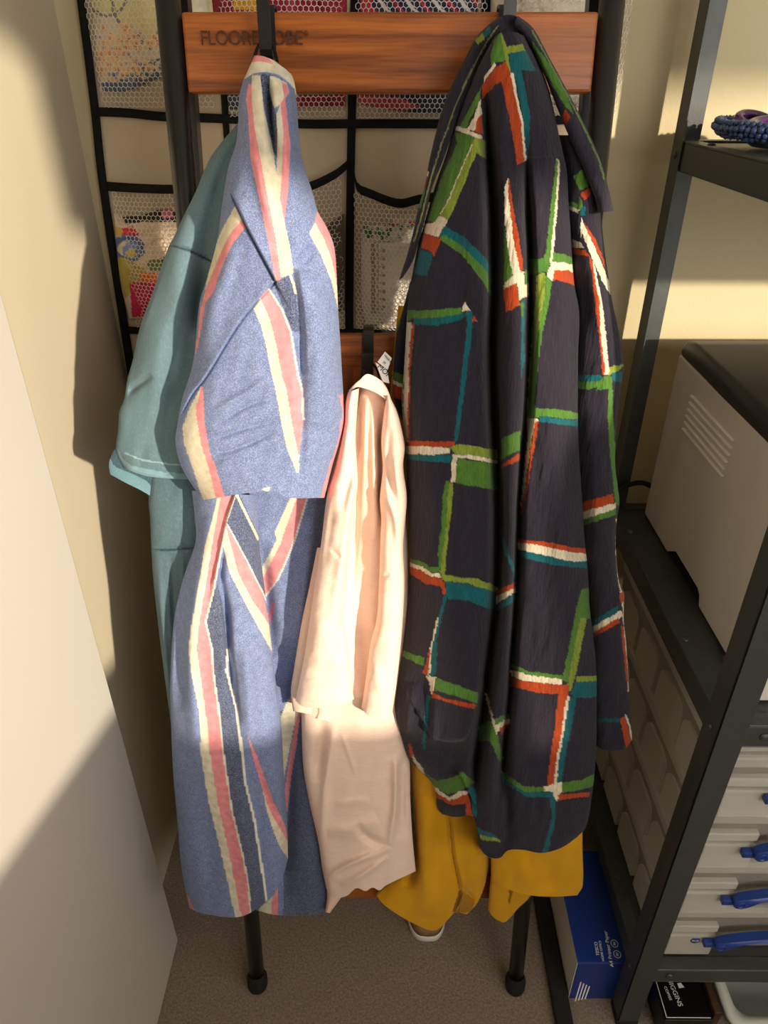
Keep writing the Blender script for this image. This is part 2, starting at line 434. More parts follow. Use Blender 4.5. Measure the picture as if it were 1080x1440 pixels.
# ------------------------------------------------------------------ the room
YW = 1.20                                # back wall
XL = float(at(75, 0, YW)[0])             # left wall (recessed part)
XP = float(onz(222, 1440, 0.0)[0])       # white panel in front of the left wall
YPE = float(onx(113, 815, XP)[1])        # far edge of that panel
XR, ZC = 3.0, 2.4
struct(box('floor', (XL - .1, YR - .1, -0.05), (XR + .1, YW + .1, 0.0), M_carpet), 'brown looped carpet floor')
struct(box('wall_back', (XL - .1, YW, 0.0), (XR + .1, YW + 0.1, ZC), M_wall), 'cream painted back wall')
struct(box('wall_left', (XL - 0.1, YR - .1, 0.0), (XL, YW, ZC), M_wall_l), 'cream painted left wall')
struct(box('trim_1', (XL, YR, 0.0), (XP, YPE, ZC), M_panel, bevel=0.004), 'smooth white panel standing proud of the left wall')
struct(box('wall_right', (XR, YR - .1, 0.0), (XR + 0.1, YW, ZC), M_wall), 'cream painted right wall')
struct(box('ceiling', (XL - .1, YR - .1, ZC), (XR + .1, YW + .1, ZC + 0.08), M_ceil), 'white ceiling')
bm = bmesh.new()
for lo, hi in (((XL, 0), (WIN[0], ZC)), ((WIN[1], 0), (XR, ZC)), ((WIN[0], 0), (WIN[1], WIN[2])), ((WIN[0], WIN[3]), (WIN[1], ZC))):
    bm_box(bm, (lo[0], YR - 0.1, lo[1]), (hi[0], YR, hi[1]))
struct(bm_obj('wall_rear', bm, M_wall, None, (0, YR, 0)), 'cream painted wall holding the window')
bm = bmesh.new()
for lo, hi in (((WIN[0], WIN[2]), (WIN[0] + .04, WIN[3])), ((WIN[1] - .04, WIN[2]), (WIN[1], WIN[3])), ((WIN[0] + .04, WIN[2]), (WIN[1] - .04, WIN[2] + .04)), ((WIN[0] + .04, WIN[3] - .04), (WIN[1] - .04, WIN[3]))):
    bm_box(bm, (lo[0], YR - 0.08, lo[1]), (hi[0], YR - 0.03, hi[1]))
struct(bm_obj('window_1', bm, M_panel, None, ((WIN[0] + WIN[1]) / 2, YR, WIN[2])), 'white window frame')

struct(box('trim_2', (WIN[0] - .06, YR, WIN[2] - .03), (WIN[1] + .06, YR + .20, WIN[2] - .002), M_panel, bevel=.004), 'white window sill board')
def drape(name, x0, x1, z0, z1, label, seed):  # added cloths behind the camera, shaped to block part of the sun
    n = int((x1 - x0) / .008); V, Fc = [], []
    for i in range(n + 1):
        x = x0 + (x1 - x0) * i / n; y = YR + .045 + .016 * math.sin(x * 62 + seed) + .006 * math.sin(x * 131)
        for (z, dy) in ((z1, 0), (z0, 0), (z0, .003), (z1, .003)): V.append((x, y + dy, z))
    for i in range(n):
        for j in range(4): Fc.append([i * 4 + j, i * 4 + (j + 1) % 4, (i + 1) * 4 + (j + 1) % 4, (i + 1) * 4 + j])
    Fc.append([3, 2, 1, 0]); Fc.append([n * 4 + j for j in range(4)])
    return tag(mesh_obj(name, V, Fc, M_blocker_cloth, None, ((x0 + x1) / 2, YR + .045, z0)), label, 'sun_blocker')
drape('sun_blocker_strip', 1.19, 2.00, 1.84, 2.20, 'added unseen cream cloth strip keeping sun off the upper clothes', 0)  # added, unseen: stops the sun above the upper clothes
drape('sun_blocker', 1.385, 1.492, WIN[2] + .002, 1.838, 'narrow added cloth panel, out of view, keeping sun off the plaid shirt', 1)  # added, unseen: keeps the left front of the plaid in shade
drape('sun_blocker', 1.73, 2.00, WIN[2] + .002, 1.838, 'wider added cloth panel, out of view, narrowing the sun on the plaid shirt', 2)  # added, unseen: closes the gap of sun that reaches the plaid
tag(lathe('sun_blocker_dome', [(0, 0), (.07, 0), (.085, .02), (.10, .15), (.105, .30), (.10, .40), (.08, .455), (.05, .475), (0, .48)], (1.600, YR + .105, WIN[2]), M_blocker_dome, n=28), 'added unseen domed blocker on the sill shading the lower plaid shirt', 'dome_blocker')  # added, unseen: its rounded top cuts the sun off the lower plaid

# ------------------------------------------------------------------ clothes rack
foot_l = Vector(lean(362, 1386)); foot_r = Vector(lean(724, 1394))
rack = thing('clothes_rack', 'black tubular leaning clothes rack with stained wooden planks and hooks', 'clothes rack', (0, LA + .1, 0))
def line_to_z(a, b, z): return a + (b - a) * ((z - a.z) / (b.z - a.z))
front = {}
for k, (fx, fy, tx, ty) in enumerate(((362, 1380, 236, 0), (724, 1388, 861, 0))):
    a = Vector(lean(fx, fy)); b = Vector(lean(tx, ty))
    p0 = line_to_z(a, b, 0.004); p1 = line_to_z(a, b, 1.80); front[k] = (p0, p1)
    leg = tube('front_leg', [p0, p0.lerp(p1, .5), p1], 0.0132, M_black, rack, n=24)
    d = (p1 - p0).normalized()
    lathe('rubber_foot', [(0.0, 0.0), (.0165, 0.0), (.018, .006), (.018, .024), (.0142, .034), (.0142, .036)], p0, M_rubber, leg, n=24, axis=d)
for k in (0, 1):
    xs = (262, 278) if k == 0 else (831, 816)
    a = Vector(at(xs[0], 60, 0.958)); b = Vector(at(xs[1], 270, 0.974))
    p0 = line_to_z(a, b, 0.004); p1 = line_to_z(a, b, 1.80)
    V, Fc = sweep([p0, p0.lerp(p1, .5), p1], [(-.007, -.010), (.007, -.010), (.007, .010), (-.007, .010)])
    leg = mesh_obj('rear_leg', [tuple(v) for v in V], Fc, M_black, rack, smooth=False)
    lathe('rubber_foot', [(0.0, 0.0), (.015, 0.0), (.0165, .005), (.0165, .022), (.012, .03)], p0, M_rubber, leg, n=20, axis=(p1 - p0).normalized())
tube('top_bar', [front[0][1], front[1][1]], 0.0155, M_black, rack, n=20)
LN = Vector((0, -1, LB)).normalized()    # outward normal of the leaning frame
LU = Vector((0, LB, 1)).normalized()     # up along the frame
def leanz(x, z, off=0.0): return Vector((x, LA + LB * z - off, z))
def plank(z0, z1):
    zm = (z0 + z1) / 2
    def xs(k): p0, p1 = front[k]; return line_to_z(p0, p1, zm).x
    xa, xb = xs(0) + .0142, xs(1) - .0142
    bm = bmesh.new(); hh = (z1 - z0) / 2
    vs = bm_box(bm, (xa, -.009, -hh), (xb, .009, hh), 0.003, 2)
    R = Matrix(((1, 0, 0), (0, LU.z, LU.y), (0, -LU.y, LU.z)))
    c = leanz(0, zm, -.002)
    for v in bm.verts: v.co = R @ v.co + c
    o = bm_obj('plank', bm, M_wood, rack, None, False)
    return o, xa, xb
z_t = float(lean(540, 17, .011)[2]); z_b = float(lean(540, 133, .011)[2])
pk_top, pxa, pxb = plank(z_b, z_t)
zm0 = float(lean(520, 473, .011)[2]); plank(zm0 - .085, zm0)
zl1 = float(lean(500, 1268, .011)[2]); plank(zl1, zl1 + .075)

def font_mesh(name, text, size, mat, parent, origin, xdir, ydir, depth=0.0006, spacing=1.0, align='LEFT', base=None):
    cu = bpy.data.curves.new(name, 'FONT'); cu.body = text; cu.size = size; cu.extrude = depth; cu.space_character = spacing; cu.align_x = align
    ob = bpy.data.objects.new(name + '_tmp', cu); COL.objects.link(ob)
    dg = bpy.context.evaluated_depsgraph_get(); dg.update()
    me = bpy.data.meshes.new_from_object(ob.evaluated_get(dg))
    V = np.array([v.co[:] for v in me.vertices]); Fc = [list(p.vertices) for p in me.polygons]
    bpy.data.objects.remove(ob); bpy.data.curves.remove(cu); bpy.data.meshes.remove(me)
    xd = np.array(Vector(xdir).normalized()); yd = np.array(Vector(ydir).normalized()); zd = np.cross(xd, yd)
    W = np.array(origin) + V[:, :1] * xd + V[:, 1:2] * yd + V[:, 2:] * zd
    return mesh_obj(name, W, Fc, mat, parent, base, False)
z_base = float(lean(350, 63, .011)[2]); x0 = float(lean(282, 63, .011)[0]); x1 = float(lean(424, 63, .011)[0])
txt = font_mesh('lettering', 'FLOORDROBE', 0.0185, M_ink, pk_top, leanz(x0, z_base, .0113), (1, 0, 0), LU, spacing=1.0)
w = max(v.co.x for v in txt.data.vertices) - min(v.co.x for v in txt.data.vertices)
s = (x1 - x0) / w; xm = min(v.co.x for v in txt.data.vertices)
for v in txt.data.vertices: v.co.x = xm + (v.co.x - xm) * s
c_r = leanz(float(lean(430, 40, .011)[0]) - .002, float(lean(430, 50, .011)[2]), .0113)
font_mesh('registered_mark', '\u00ae', 0.006, M_ink, pk_top, c_r, (1, 0, 0), LU)

def hook(px, py_top, py_bot, w=0.0125, lip=0.035):
    x = float(lean(px, py_top, .012)[0]); zt = float(lean(px, py_top, .012)[2]) + .0035; zb = float(lean(px, py_bot, .03)[2])
    pts = [leanz(x, zt - .03, -.0135), leanz(x, zt - .003, -.0135), leanz(x, zt, -.0115), leanz(x, zt + .001, 0.0), leanz(x, zt, .0085), leanz(x, zt - .003, .0105)]
    n = 6
    for i in range(n + 1): pts.append(leanz(x, zt - .006 + (zb + .018 - zt) * i / n, .0105))
    for i in range(1, 10):
        a = math.pi * i / 9; pts.append(leanz(x, zb + .016 - .016 * math.sin(a), .0105 + .016 * (1 - math.cos(a))))
    for i in range(1, 4): pts.append(leanz(x, zb + .016 + lip * i / 3, .0425 + .004 * i / 3))
    V, Fc = sweep(pts, [(-.0017, -w / 2), (.0017, -w / 2), (.0017, w / 2), (-.0017, w / 2)])
    # frames start from the z axis, so the wide side must follow x: rebuild with explicit axes
    V = []
    for i, p in enumerate(pts):
        a = pts[max(i - 1, 0)]; b = pts[min(i + 1, len(pts) - 1)]; t = (b - a).normalized(); nrm = t.cross(Vector((1, 0, 0))).normalized()
        for (sx, sn) in ((-1, -1), (1, -1), (1, 1), (-1, 1)): V.append(p + Vector((sx * w / 2, 0, 0)) + nrm * .0017 * sn)
    Fc = []
    for i in range(len(pts) - 1):
        for j in range(4): Fc.append([i * 4 + j, i * 4 + (j + 1) % 4, (i + 1) * 4 + (j + 1) % 4, (i + 1) * 4 + j])
    Fc.append([3, 2, 1, 0]); m = (len(pts) - 1) * 4; Fc.append([m, m + 1, m + 2, m + 3])
    mesh_obj('hook', [tuple(v) for v in V], Fc, M_black, rack, smooth=False)
hook(377, 15, 86); hook(711, 15, 60); hook(518, 472, 545, .0125, .03)

# ------------------------------------------------------------------ hanging organiser on the wall
OD = 1.185
org = thing('hanging_organiser', 'wall hanging organiser with black webbing and white net pockets', 'organiser', (0.0, OD, 0.9))
def wall_strip(name, pts, wpx, mat, parent, D=OD - .004, t=.002, vertical=True):
    p = smooth_poly(pts, max(8, len(pts) * 6))
    V, Fc = [], []
    for (x, y) in p:
        for (sgn, dd) in ((-1, D), (1, D), (1, D + t), (-1, D + t)):
            q = (x + sgn * wpx / 2, y) if vertical else (x, y + sgn * wpx / 2)
            V.append(at(q[0], q[1], dd))
    n = len(p)
    for i in range(n - 1):
        for j in range(4): Fc.append([i * 4 + j, i * 4 + (j + 1) % 4, (i + 1) * 4 + (j + 1) % 4, (i + 1) * 4 + j])
    Fc.append([3, 2, 1, 0]); Fc.append([(n - 1) * 4 + j for j in range(4)])
    return mesh_obj(name, V, Fc, mat, parent, smooth=True)
bl = [at(80, -250, OD), at(207, 700, OD), at(790, 700, OD), at(900, -250, OD)]
V = [tuple(p) for p in bl] + [tuple(p + np.array((0, .004, 0))) for p in bl]
mesh_obj('backing', V, [[0, 1, 2, 3], [7, 6, 5, 4], [0, 4, 5, 1], [1, 5, 6, 2], [2, 6, 7, 3], [3, 7, 4, 0]], M_back, org, smooth=False)
wall_strip('strap', P('79,-250 106,-60 114,0 133,150 143,245 164,390 181,500 207,680'), 12, M_strap, org)
wall_strip('strap', P('290,-250 305,-60 308,0 316,150 322,240 333,460 340,690'), 9, M_strap, org)
wall_strip('strap', P('506,-250 501,-60 499,0 495,150 493,260 491,460 490,690'), 11.5, M_strap, org)
wall_strip('strap', P('696,-250 686,-60 684,0 679,150 672,300 664,460 655,690'), 11.5, M_strap, org)
wall_strip('strap', P('896,-250 872,-60 868,0 850,150 835,300 818,460 795,690'), 12, M_strap, org)
wall_strip('strap', P('133,157 180,159 230,164 316,167 420,174 495,174 560,174 680,174 760,170 852,165'), 13, M_strap, org, OD - .006, vertical=False)
wall_strip('strap', P('105,-62 300,-62 500,-62 690,-62 874,-62'), 13, M_strap, org, OD - .006, vertical=False)
wall_strip('strap', P('80,-247 300,-247 500,-247 690,-247 897,-247'), 13, M_strap, org, OD - .006, vertical=False)
wall_strip('strap', P('178,464 200,465 260,466 340,467 490,467 600,467 740,466 818,465'), 10, M_strap, org, OD - .006, vertical=False)

def pocket_net(rect, top_fn, bulge, pitch=0.0070, r=0.00056, close=0.0):
    """honeycomb net over a pocket; rect = pixel x0, x1 at the top, y1 bottom; top_fn(x) gives the pixel y of its top edge"""
    x0, x1, y1 = rect
    A = at(x0, y1, OD); B = at(x1, y1, OD); yt = min(top_fn(x0 + (x1 - x0) * k / 20) for k in range(21)); Tt = at((x0 + x1) / 2, yt, OD)
    W = B[0] - A[0]; Hh = Tt[2] - A[2]
    def S(a, b):                         # a, b metres on the pocket -> world
        ua = a / W; ub = b / Hh
        k = max(0.0, math.sin(math.pi * min(max(ua, 0), 1))) ** .6 * (max(0.0, min(1.0, ub / .25)) ** .5) * (1 - close * max(0.0, ub - .55) / .45)
        return (A[0] + a, OD - .006 - bulge * k, A[2] + b)
    def ok(a, b):
        if not (0.002 <= a <= W - .002 and 0.001 <= b): return False
        w = S(a, b)
        px = x0 + (x1 - x0) * a / W
        return b <= at(px, top_fn(px), OD - bulge * .5)[2] - A[2]
    V, Fc = [], []
    sx, sy = pitch, pitch * .866; hgt = pitch / math.sqrt(3)
    def edge(p, q):
        if not (ok(*p) and ok(*q)): return
        a = Vector(S(*p)); b = Vector(S(*q)); t = (b - a).normalized(); n = Vector((0, -1, 0)); n = (n - t * n.dot(t)).normalized(); bn = t.cross(n)
        i = len(V)
        for pt in (a, b):
            for k in range(3):
                an = 2 * math.pi * k / 3; V.append(tuple(pt + n * r * math.cos(an) + bn * r * math.sin(an)))
        for k in range(3): Fc.append([i + k, i + (k + 1) % 3, i + 3 + (k + 1) % 3, i + 3 + k])
    rows = int(Hh / sy) + 3; cols = int(W / sx) + 3
    for j in range(-1, rows):
        for i in range(-1, cols):
            cx = i * sx + (sx / 2 if j % 2 else 0); cy = j * sy
            hv = [(cx + hgt * math.sin(math.pi / 3 * k), cy + hgt * math.cos(math.pi / 3 * k)) for k in range(6)]
            edge(hv[0], hv[1]); edge(hv[1], hv[2]); edge(hv[2], hv[3])
    o = mesh_obj('pocket_net', V, Fc, M_net, org); o['kind'] = 'stuff'
    return o
flat = lambda y: (lambda x: y)
def interp(pts):
    p = np.array(pts); return lambda x: float(np.interp(x, p[:, 0], p[:, 1]))
pocket_net((146, 308, 153), flat(-60), .034)
pocket_net((322, 490, 166), flat(-60), .04)
pocket_net((500, 676, 168), flat(-60), .04)
pocket_net((684, 864, 164), flat(-60), .07)
tops = [P('150,262 200,265 250,266 325,262'), P('325,262 380,278 436,262 470,246 488,232'), P('497,232 502,262 520,272 560,286 590,280 640,272 670,262'), P('678,262 740,285 800,280 835,262')]
rects = [(192, 330, 460), (338, 488, 462), (499, 664, 462), (672, 818, 461)]
for rc, tp, bg in zip(rects, tops, (.036, .05, .05, .05)):
    pocket_net(rc, interp([(a, b + 5) for a, b in tp]), bg, close=.4)
for tp in tops:                          # sagging bound edge of each lower pocket
    p = smooth_poly(tp, 28); V, Fc = [], []; xs0, xs1 = p[0][0], p[-1][0]
    for (x, y) in p:
        u = (x - xs0) / (xs1 - xs0); k = max(0, math.sin(math.pi * u)) ** .6 * .035
        for (sg, dd) in ((-1, -.002), (1, -.002), (1, .001), (-1, .001)): V.append(at(x, y + sg * 6.5, OD - .006 - k + dd))
    n = len(p)
    for i in range(n - 1):
        for j in range(4): Fc.append([i * 4 + j, i * 4 + (j + 1) % 4, (i + 1) * 4 + (j + 1) % 4, (i + 1) * 4 + j])
    Fc.append([3, 2, 1, 0]); Fc.append([(n - 1) * 4 + j for j in range(4)])
    mesh_obj('pocket_binding', V, Fc, M_strap, org)

def wall_place(X, Y, O): return at(X, Y, OD - O)
def bundle(name, left, right, label, cat, col, paint, off=.006, bulge=.020, top=None, bottom=None, folds=(), seed=3, rag=0.5, step=1.6, wr=.003, mat=None):
    ys = [p[1] for p in list(left) + list(right)]; xs = [p[0] for p in list(left) + list(right)]
    b = at((min(xs) + max(xs)) / 2, max(ys), OD - off)
    o = panel(name, left, right, mat or M_print, None, top, bottom, off, bulge, .006, folds, col, paint, rag, step, wr, (14, 14), seed, vend=.12, place=wall_place, base=tuple(b))
    return tag(o, label, cat)
def blobs(cx, cy, r, n, c1, c2, seed, ry=None):
    rr = random.Random(seed); out = []
    for _ in range(n):
        a, b = rr.gauss(0, 1) * cx[1] + cx[0], rr.uniform(cy[0], cy[1]); q = r * rr.uniform(.7, 1.3)
        out.append(([(a + q * math.cos(t * math.pi / 5) * rr.uniform(.8, 1.1), b + q * (ry or 1) * math.sin(t * math.pi / 5)) for t in range(10)], c1))
        out.append(([(a + q * .45 * math.cos(t * math.pi / 4), b + q * .45 * math.sin(t * math.pi / 4)) for t in range(8)], c2))
    return out
def ring(cx, cy, rx, ry, w):
    a = [(cx + rx * math.cos(t * math.pi / 16), cy + ry * math.sin(t * math.pi / 16)) for t in range(33)]
    b = [(cx + (rx - w) * math.cos(t * math.pi / 16), cy + (ry - w) * math.sin(t * math.pi / 16)) for t in range(33)]
    return a + b[::-1]
lemon, peach, cream, navyink = (236, 224, 160), (240, 190, 140), (232, 216, 190), (82, 90, 120)
pt = [(P('118,-60 300,-60 300,20 230,62 165,25 130,18 118,0'), lemon), (ring(150, -18, 34, 42, 4), (150, 140, 150)), (ring(215, -5, 60, 66, 4), (150, 140, 150)), (P('140,118 170,110 205,90 238,75 300,60 300,120 200,122 150,136'), (96, 112, 146))]
pt += blobs((178, 26), (35, 108), 6.5, 60, (246, 206, 160), (228, 160, 104), 4) + blobs((180, 28), (40, 110), 2.2, 40, (176, 150, 170), (150, 120, 150), 14) + blobs((215, 30), (92, 118), 5, 10, (150, 164, 186), (70, 84, 120), 6)
bundle('folded_scarf', P('126,-60 128,0 134,60 142,128'), P('300,-60 300,0 300,60 300,96'), 'folded lemon and peach floral scarf behind net of the upper pocket', 'scarf', cream, pt, bottom=P('180,128 230,108'), rag=1.0)
pt = [(P('286,-60 500,-60 500,160 286,160'), (150, 28, 52)), (P('328,-4 374,-6 374,14 328,14'), (226, 170, 30)), (P('310,120 350,120 350,170 310,170'), (60, 66, 104)), (P('400,-60 412,-60 424,160 410,160'), (176, 60, 84)), (P('440,-60 446,-60 470,160 460,160'), (120, 18, 40))]
bundle('folded_scarf', P('290,-60 296,0 316,80 322,154'), P('486,-60 488,0 488,80 486,150'), 'folded maroon scarf with a yellow patch behind the wooden plank', 'scarf', (150, 28, 52), pt)
pt = []
rr = random.Random(8)
for k in range(9):
    x = 512 + k * 19; y = rr.uniform(-40, 0)
    c = [(196, 44, 70), (226, 220, 220)][k % 2]
    pts = [(x, -60), (x + 8, -30), (x - 4, -5), (x + 10, 14), (x + 20, 20)]
    pt.append((band(pts, [(a + 7, b + 1) for a, b in pts]), c))
pt.append((P('505,134 560,136 590,150 560,158 505,150'), (196, 70, 90))); pt.append((P('505,-60 520,-60 524,20 508,20'), (200, 60, 80)))
bundle('folded_scarf', P('503,-60 503,0 504,80 504,146'), P('672,-60 672,0 670,80 668,158'), 'folded navy scarf with white and red brush strokes in net pocket', 'scarf', (44, 50, 82), pt, bottom=P('560,156 620,160'))
bundle('folded_lace', P('690,-60 690,0 690,80 694,140'), P('858,-60 856,0 846,80 842,150'), 'folded cream lace cloth bulging in the net pocket beside the upright', 'cloth', (226, 216, 198), blobs((770, 50), (-40, 140), 4, 60, (206, 194, 172), (236, 228, 214), 9), bulge=.045)
bundle('folded_cloth', P('254,-60 256,0 262,60 268,120'), P('292,-60 293,0 300,60 306,112'), 'folded white cloth beside the maroon scarf behind the upright', 'cloth', (226, 220, 196), [], off=.02)
pt = [(P('172,306 200,298 236,292 250,300 250,312 200,312 176,316'), (34, 34, 40)), (P('226,290 240,288 244,306 228,308'), (210, 110, 150)), (P('168,322 186,318 196,330 180,336 168,334'), (214, 44, 70)),
      (ring(180, 350, 24, 20, 9), (88, 112, 168)), (ring(185, 352, 13, 12, 9), (128, 150, 200)), (P('158,362 176,362 206,380 200,402 184,412 176,420 166,392'), (186, 166, 84)), (P('196,384 222,384 220,400 198,402'), (236, 120, 40)),
      (P('182,398 214,396 240,402 226,446 186,446'), (204, 26, 84)), (P('160,316 174,324 170,334 160,330'), (212, 180, 90)), (P('206,368 240,360 240,384 212,382'), (120, 130, 84)), (P('176,356 186,350 192,358 184,364'), (220, 190, 80))]
bundle('floral_pouch', P('160,300 162,330 170,400 182,448'), P('262,292 262,330 258,400 250,450'), 'beige pouch with blue, orange and magenta flowers in the lower net pocket', 'pouch', (222, 200, 178), pt, top=P('190,304 230,294'), folds=[('c', P('180,336 240,320'), 5, -.006), ('c', P('196,352 250,330'), 5, -.006)])
pt = [(P('522,342 528,341 528,440 522,442'), (160, 150, 132)), (P('530,342 533,342 533,440 530,440'), (180, 170, 150))]
for k in range(8): pt.append(([(538.5 + 3.6 * math.cos(t * math.pi / 5), 352 + 11.5 * k + 3.4 * math.sin(t * math.pi / 5)) for t in range(10)], (170, 158, 140)))
bundle('folded_lace', P('508,336 508,360 508,420 514,456'), P('650,330 648,360 640,420 636,456'), 'folded white lace cloth with a row of eyelets in net pocket', 'cloth', (228, 220, 208), pt, top=P('540,334 590,326'))
pt = blobs((560, 34), (312, 336), 3.2, 26, (58, 110, 72), (70, 130, 84), 5) + blobs((566, 20), (306, 318), 2.6, 12, (186, 30, 40), (210, 50, 60), 15)
bundle('folded_scarf', P('506,318 508,330 510,344'), P('640,306 640,320 640,336'), 'white scarf with red and green dots above the white lace', 'scarf', (214, 206, 194), pt, off=.006, bulge=.02)
bundle('folded_cloth', P('440,330 440,380 446,440'), P('484,300 484,380 480,440'), 'folded dark brown cloth in the net pocket behind the striped dress', 'cloth', (92, 78, 66), [])

# ------------------------------------------------------------------ shelf unit on the right
XS, YN, YF, SW = 0.402, 0.612, 1.148, 0.78
PT = 0.036
shelf = thing('shelf_unit', 'dark grey hammered steel shelf unit holding the printer', 'shelf', (XS + SW / 2, (YN + YF) / 2, 0))
def post(x, y, sx, sy):
    bm = bmesh.new(); t = .0022          # L section post with a folded lip
    for lo, hi in (((0, 0), (PT, t)), ((0, 0), (t, PT))):
        a = [x + sx * lo[0], x + sx * hi[0]]; b = [y + sy * lo[1], y + sy * hi[1]]
        bm_box(bm, (min(a), min(b), 0.0), (max(a), max(b), 1.80), .0004, 1)
    return bm_obj('post', bm, M_steel, shelf)
post(XS, YN, 1, 1); post(XS, YF, 1, -1); post(XS + SW, YN, -1, 1); post(XS + SW, YF, -1, -1)
for (x, y) in ((XS, YN), (XS, YF), (XS + SW, YN), (XS + SW, YF)):
    box('post_foot', (x - .002 if x == XS else x - PT, y - .002 if y == YN else y - PT, 0.0), (x + PT if x == XS else x + .002, y + PT if y == YN else y + .002, .012), M_rubber, shelf, bevel=.002)
def bolt(p, d):
    lathe('bolt', [(0.0, .003), (.003, .0028), (.005, .0016), (.0056, 0.0)], p, M_steel, shelf, n=14, axis=d)
LEV = [1.338, 0.742, 0.176]
for zt in LEV:
    bh = .036
    x0, x1, y0, y1 = XS + .003, XS + SW - .003, YN + .003, YF - .003
    bm = bmesh.new(); bm_box(bm, (x0 + .001, y0 + .001, zt - .006), (x1 - .001, y1 - .001, zt - .003), 0)
    bm_obj('shelf_board', bm, M_steel, shelf)
    for lo, hi in (((x0, y0), (x0 + .022, y1)), ((x1 - .022, y0), (x1, y1))):
        bm = bmesh.new(); inner = lo[0] == x0
        bm_box(bm, (lo[0], lo[1], zt - .003), (hi[0], hi[1], zt), .0008, 1)
        bm_box(bm, (lo[0], lo[1], zt - bh), (lo[0] + .002, hi[1], zt - .003), .0004, 1) if inner else bm_box(bm, (hi[0] - .002, lo[1], zt - bh), (hi[0], hi[1], zt - .003), .0004, 1)
        bm_box(bm, (lo[0], lo[1], zt - bh - .002), (lo[0] + .014, hi[1], zt - bh), .0004, 1)
        bm_obj('side_beam', bm, M_steel, shelf)
    for (ya, yb) in ((y0, y0 + .022), (y1 - .022, y1)):
        bm = bmesh.new()
        bm_box(bm, (x0 + .022, ya, zt - .003), (x1 - .022, yb, zt), .0008, 1)
        yy = ya if ya == y0 else yb - .002
        bm_box(bm, (x0 + .022, yy, zt - bh), (x1 - .022, yy + .002, zt - .003), .0004, 1)
        bm_box(bm, (x0 + .022, min(ya, yy), zt - bh - .002), (x1 - .022, min(ya, yy) + .014, zt - bh), .0004, 1)
        bm_obj('cross_beam', bm, M_steel, shelf)
    bolt((XS - .0005, YN + .018, zt - .018), (-1, 0, 0)); bolt((XS - .0005, YF - .018, zt - .018), (-1, 0, 0))
    bolt((XS + .06, YN + .002, zt - .018), (0, -1, 0)); bolt((XS + .055, YN + .12, zt - .0002), (0, 0, 1)); bolt((XS + .015, YN + .16, zt - .0002), (0, 0, 1)); bolt((XS + .015, YF - .1, zt - .0002), (0, 0, 1))

# printer
PX = XS + .058; PB, PF = 1.108, 0.655; PZ = LEV[1]; PH = 0.305; PW = 0.41
pr = thing('printer', 'white and black laser printer with slotted side vents on middle shelf', 'printer', (PX + PW / 2, (PB + PF) / 2, PZ))
def side_prof(inset=0.0):
    # y, z outline of the printer's side, with the cut-out at its foot
    pts = [onx(903, 725, PX), onx(936, 781, PX), onx(948, 783, PX), onx(978, 838, PX), onx(981, 848, PX), onx(980, 858, PX), onx(1024, 940, PX)]
    z0 = PZ + .001
    y = [p[1] for p in pts]
    out = [(PB, z0), (y[1], z0), (y[2], z0 + .024), (y[3], z0 + .024), (y[4], z0 + .018), (y[5], z0), (PF, z0), (PF, PZ + .17), (PF + .03, PZ + .24), (PF + .10, PZ + PH - .012), (PB, PZ + PH - .010)]
    return out
pf = side_prof()
def prism_x(name, prof, xa, xb, mat, parent, bevel=0.0, smooth=False):
    bm = bmesh.new(); va = [bm.verts.new((xa, y, z)) for y, z in prof]; vb = [bm.verts.new((xb, y, z)) for y, z in prof]
    bm.faces.new(va); bm.faces.new(vb[::-1]); n = len(prof)
    for i in range(n): bm.faces.new((va[i], vb[i], vb[(i + 1) % n], va[(i + 1) % n]))
    if bevel: bmesh.ops.bevel(bm, geom=[e for e in bm.edges], offset=bevel, segments=2, affect='EDGES', profile=.5)
    return bm_obj(name, bm, mat, parent, None, smooth)
body = prism_x('body', pf, PX, PX + PW, M_printer, pr, .002)
# black lid with a rounded shoulder
lid = [(PB + .001, PZ + PH - .011), (PF + .099, PZ + PH - .013), (PF + .03, PZ + .241), (PF + .012, PZ + .215), (PF + .018, PZ + .25), (PF + .09, PZ + PH + .004), (PF + .17, PZ + PH + .020), (PB - .05, PZ + PH + .024), (PB - .012, PZ + PH + .018), (PB + .001, PZ + PH + .002)]
prism_x('lid', lid, PX + .001, PX + PW - .001, M_printer_b, pr, .006, True)
box('paper_tray', (PX + .05, PF - .012, PZ + .02), (PX + PW - .05, PF - .0005, PZ + .12), M_printer, pr, bevel=.004)
box('base_plate', (PX + .004, PF + .03, PZ + .0), (PX + PW - .004, PB - .02, PZ + .0009), M_printer_b, pr)
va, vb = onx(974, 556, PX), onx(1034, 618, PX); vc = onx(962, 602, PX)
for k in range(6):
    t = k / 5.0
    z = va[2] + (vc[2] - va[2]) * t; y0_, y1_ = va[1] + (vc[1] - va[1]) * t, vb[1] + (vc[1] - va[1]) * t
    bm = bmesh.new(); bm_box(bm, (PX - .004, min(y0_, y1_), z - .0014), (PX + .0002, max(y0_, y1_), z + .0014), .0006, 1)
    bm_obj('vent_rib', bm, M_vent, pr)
cable = [Vector((PX + .03, PB + .001, PZ + .03)), Vector((PX + .0, PB + .02, PZ + .05)), Vector((XS + .02, PB + .018, PZ + .045)), Vector((XS - .02, PB - .02, PZ + .03)), Vector((XS - .022, PB - .05, PZ - .03)), Vector((XS - .018, PB - .02, PZ - .2)), Vector((XS - .02, PB + .01, .01))]
cp = smooth_poly([tuple(c) for c in cable], 40)
V, Fc = sweep([Vector(c) for c in cp], circle(.0045, 10))
tag(mesh_obj('power_cable', [tuple(v) for v in V], Fc, M_rubber, None, tuple(cp[-1])), 'black power cable trailing from the printer over the shelf edge', 'cable')

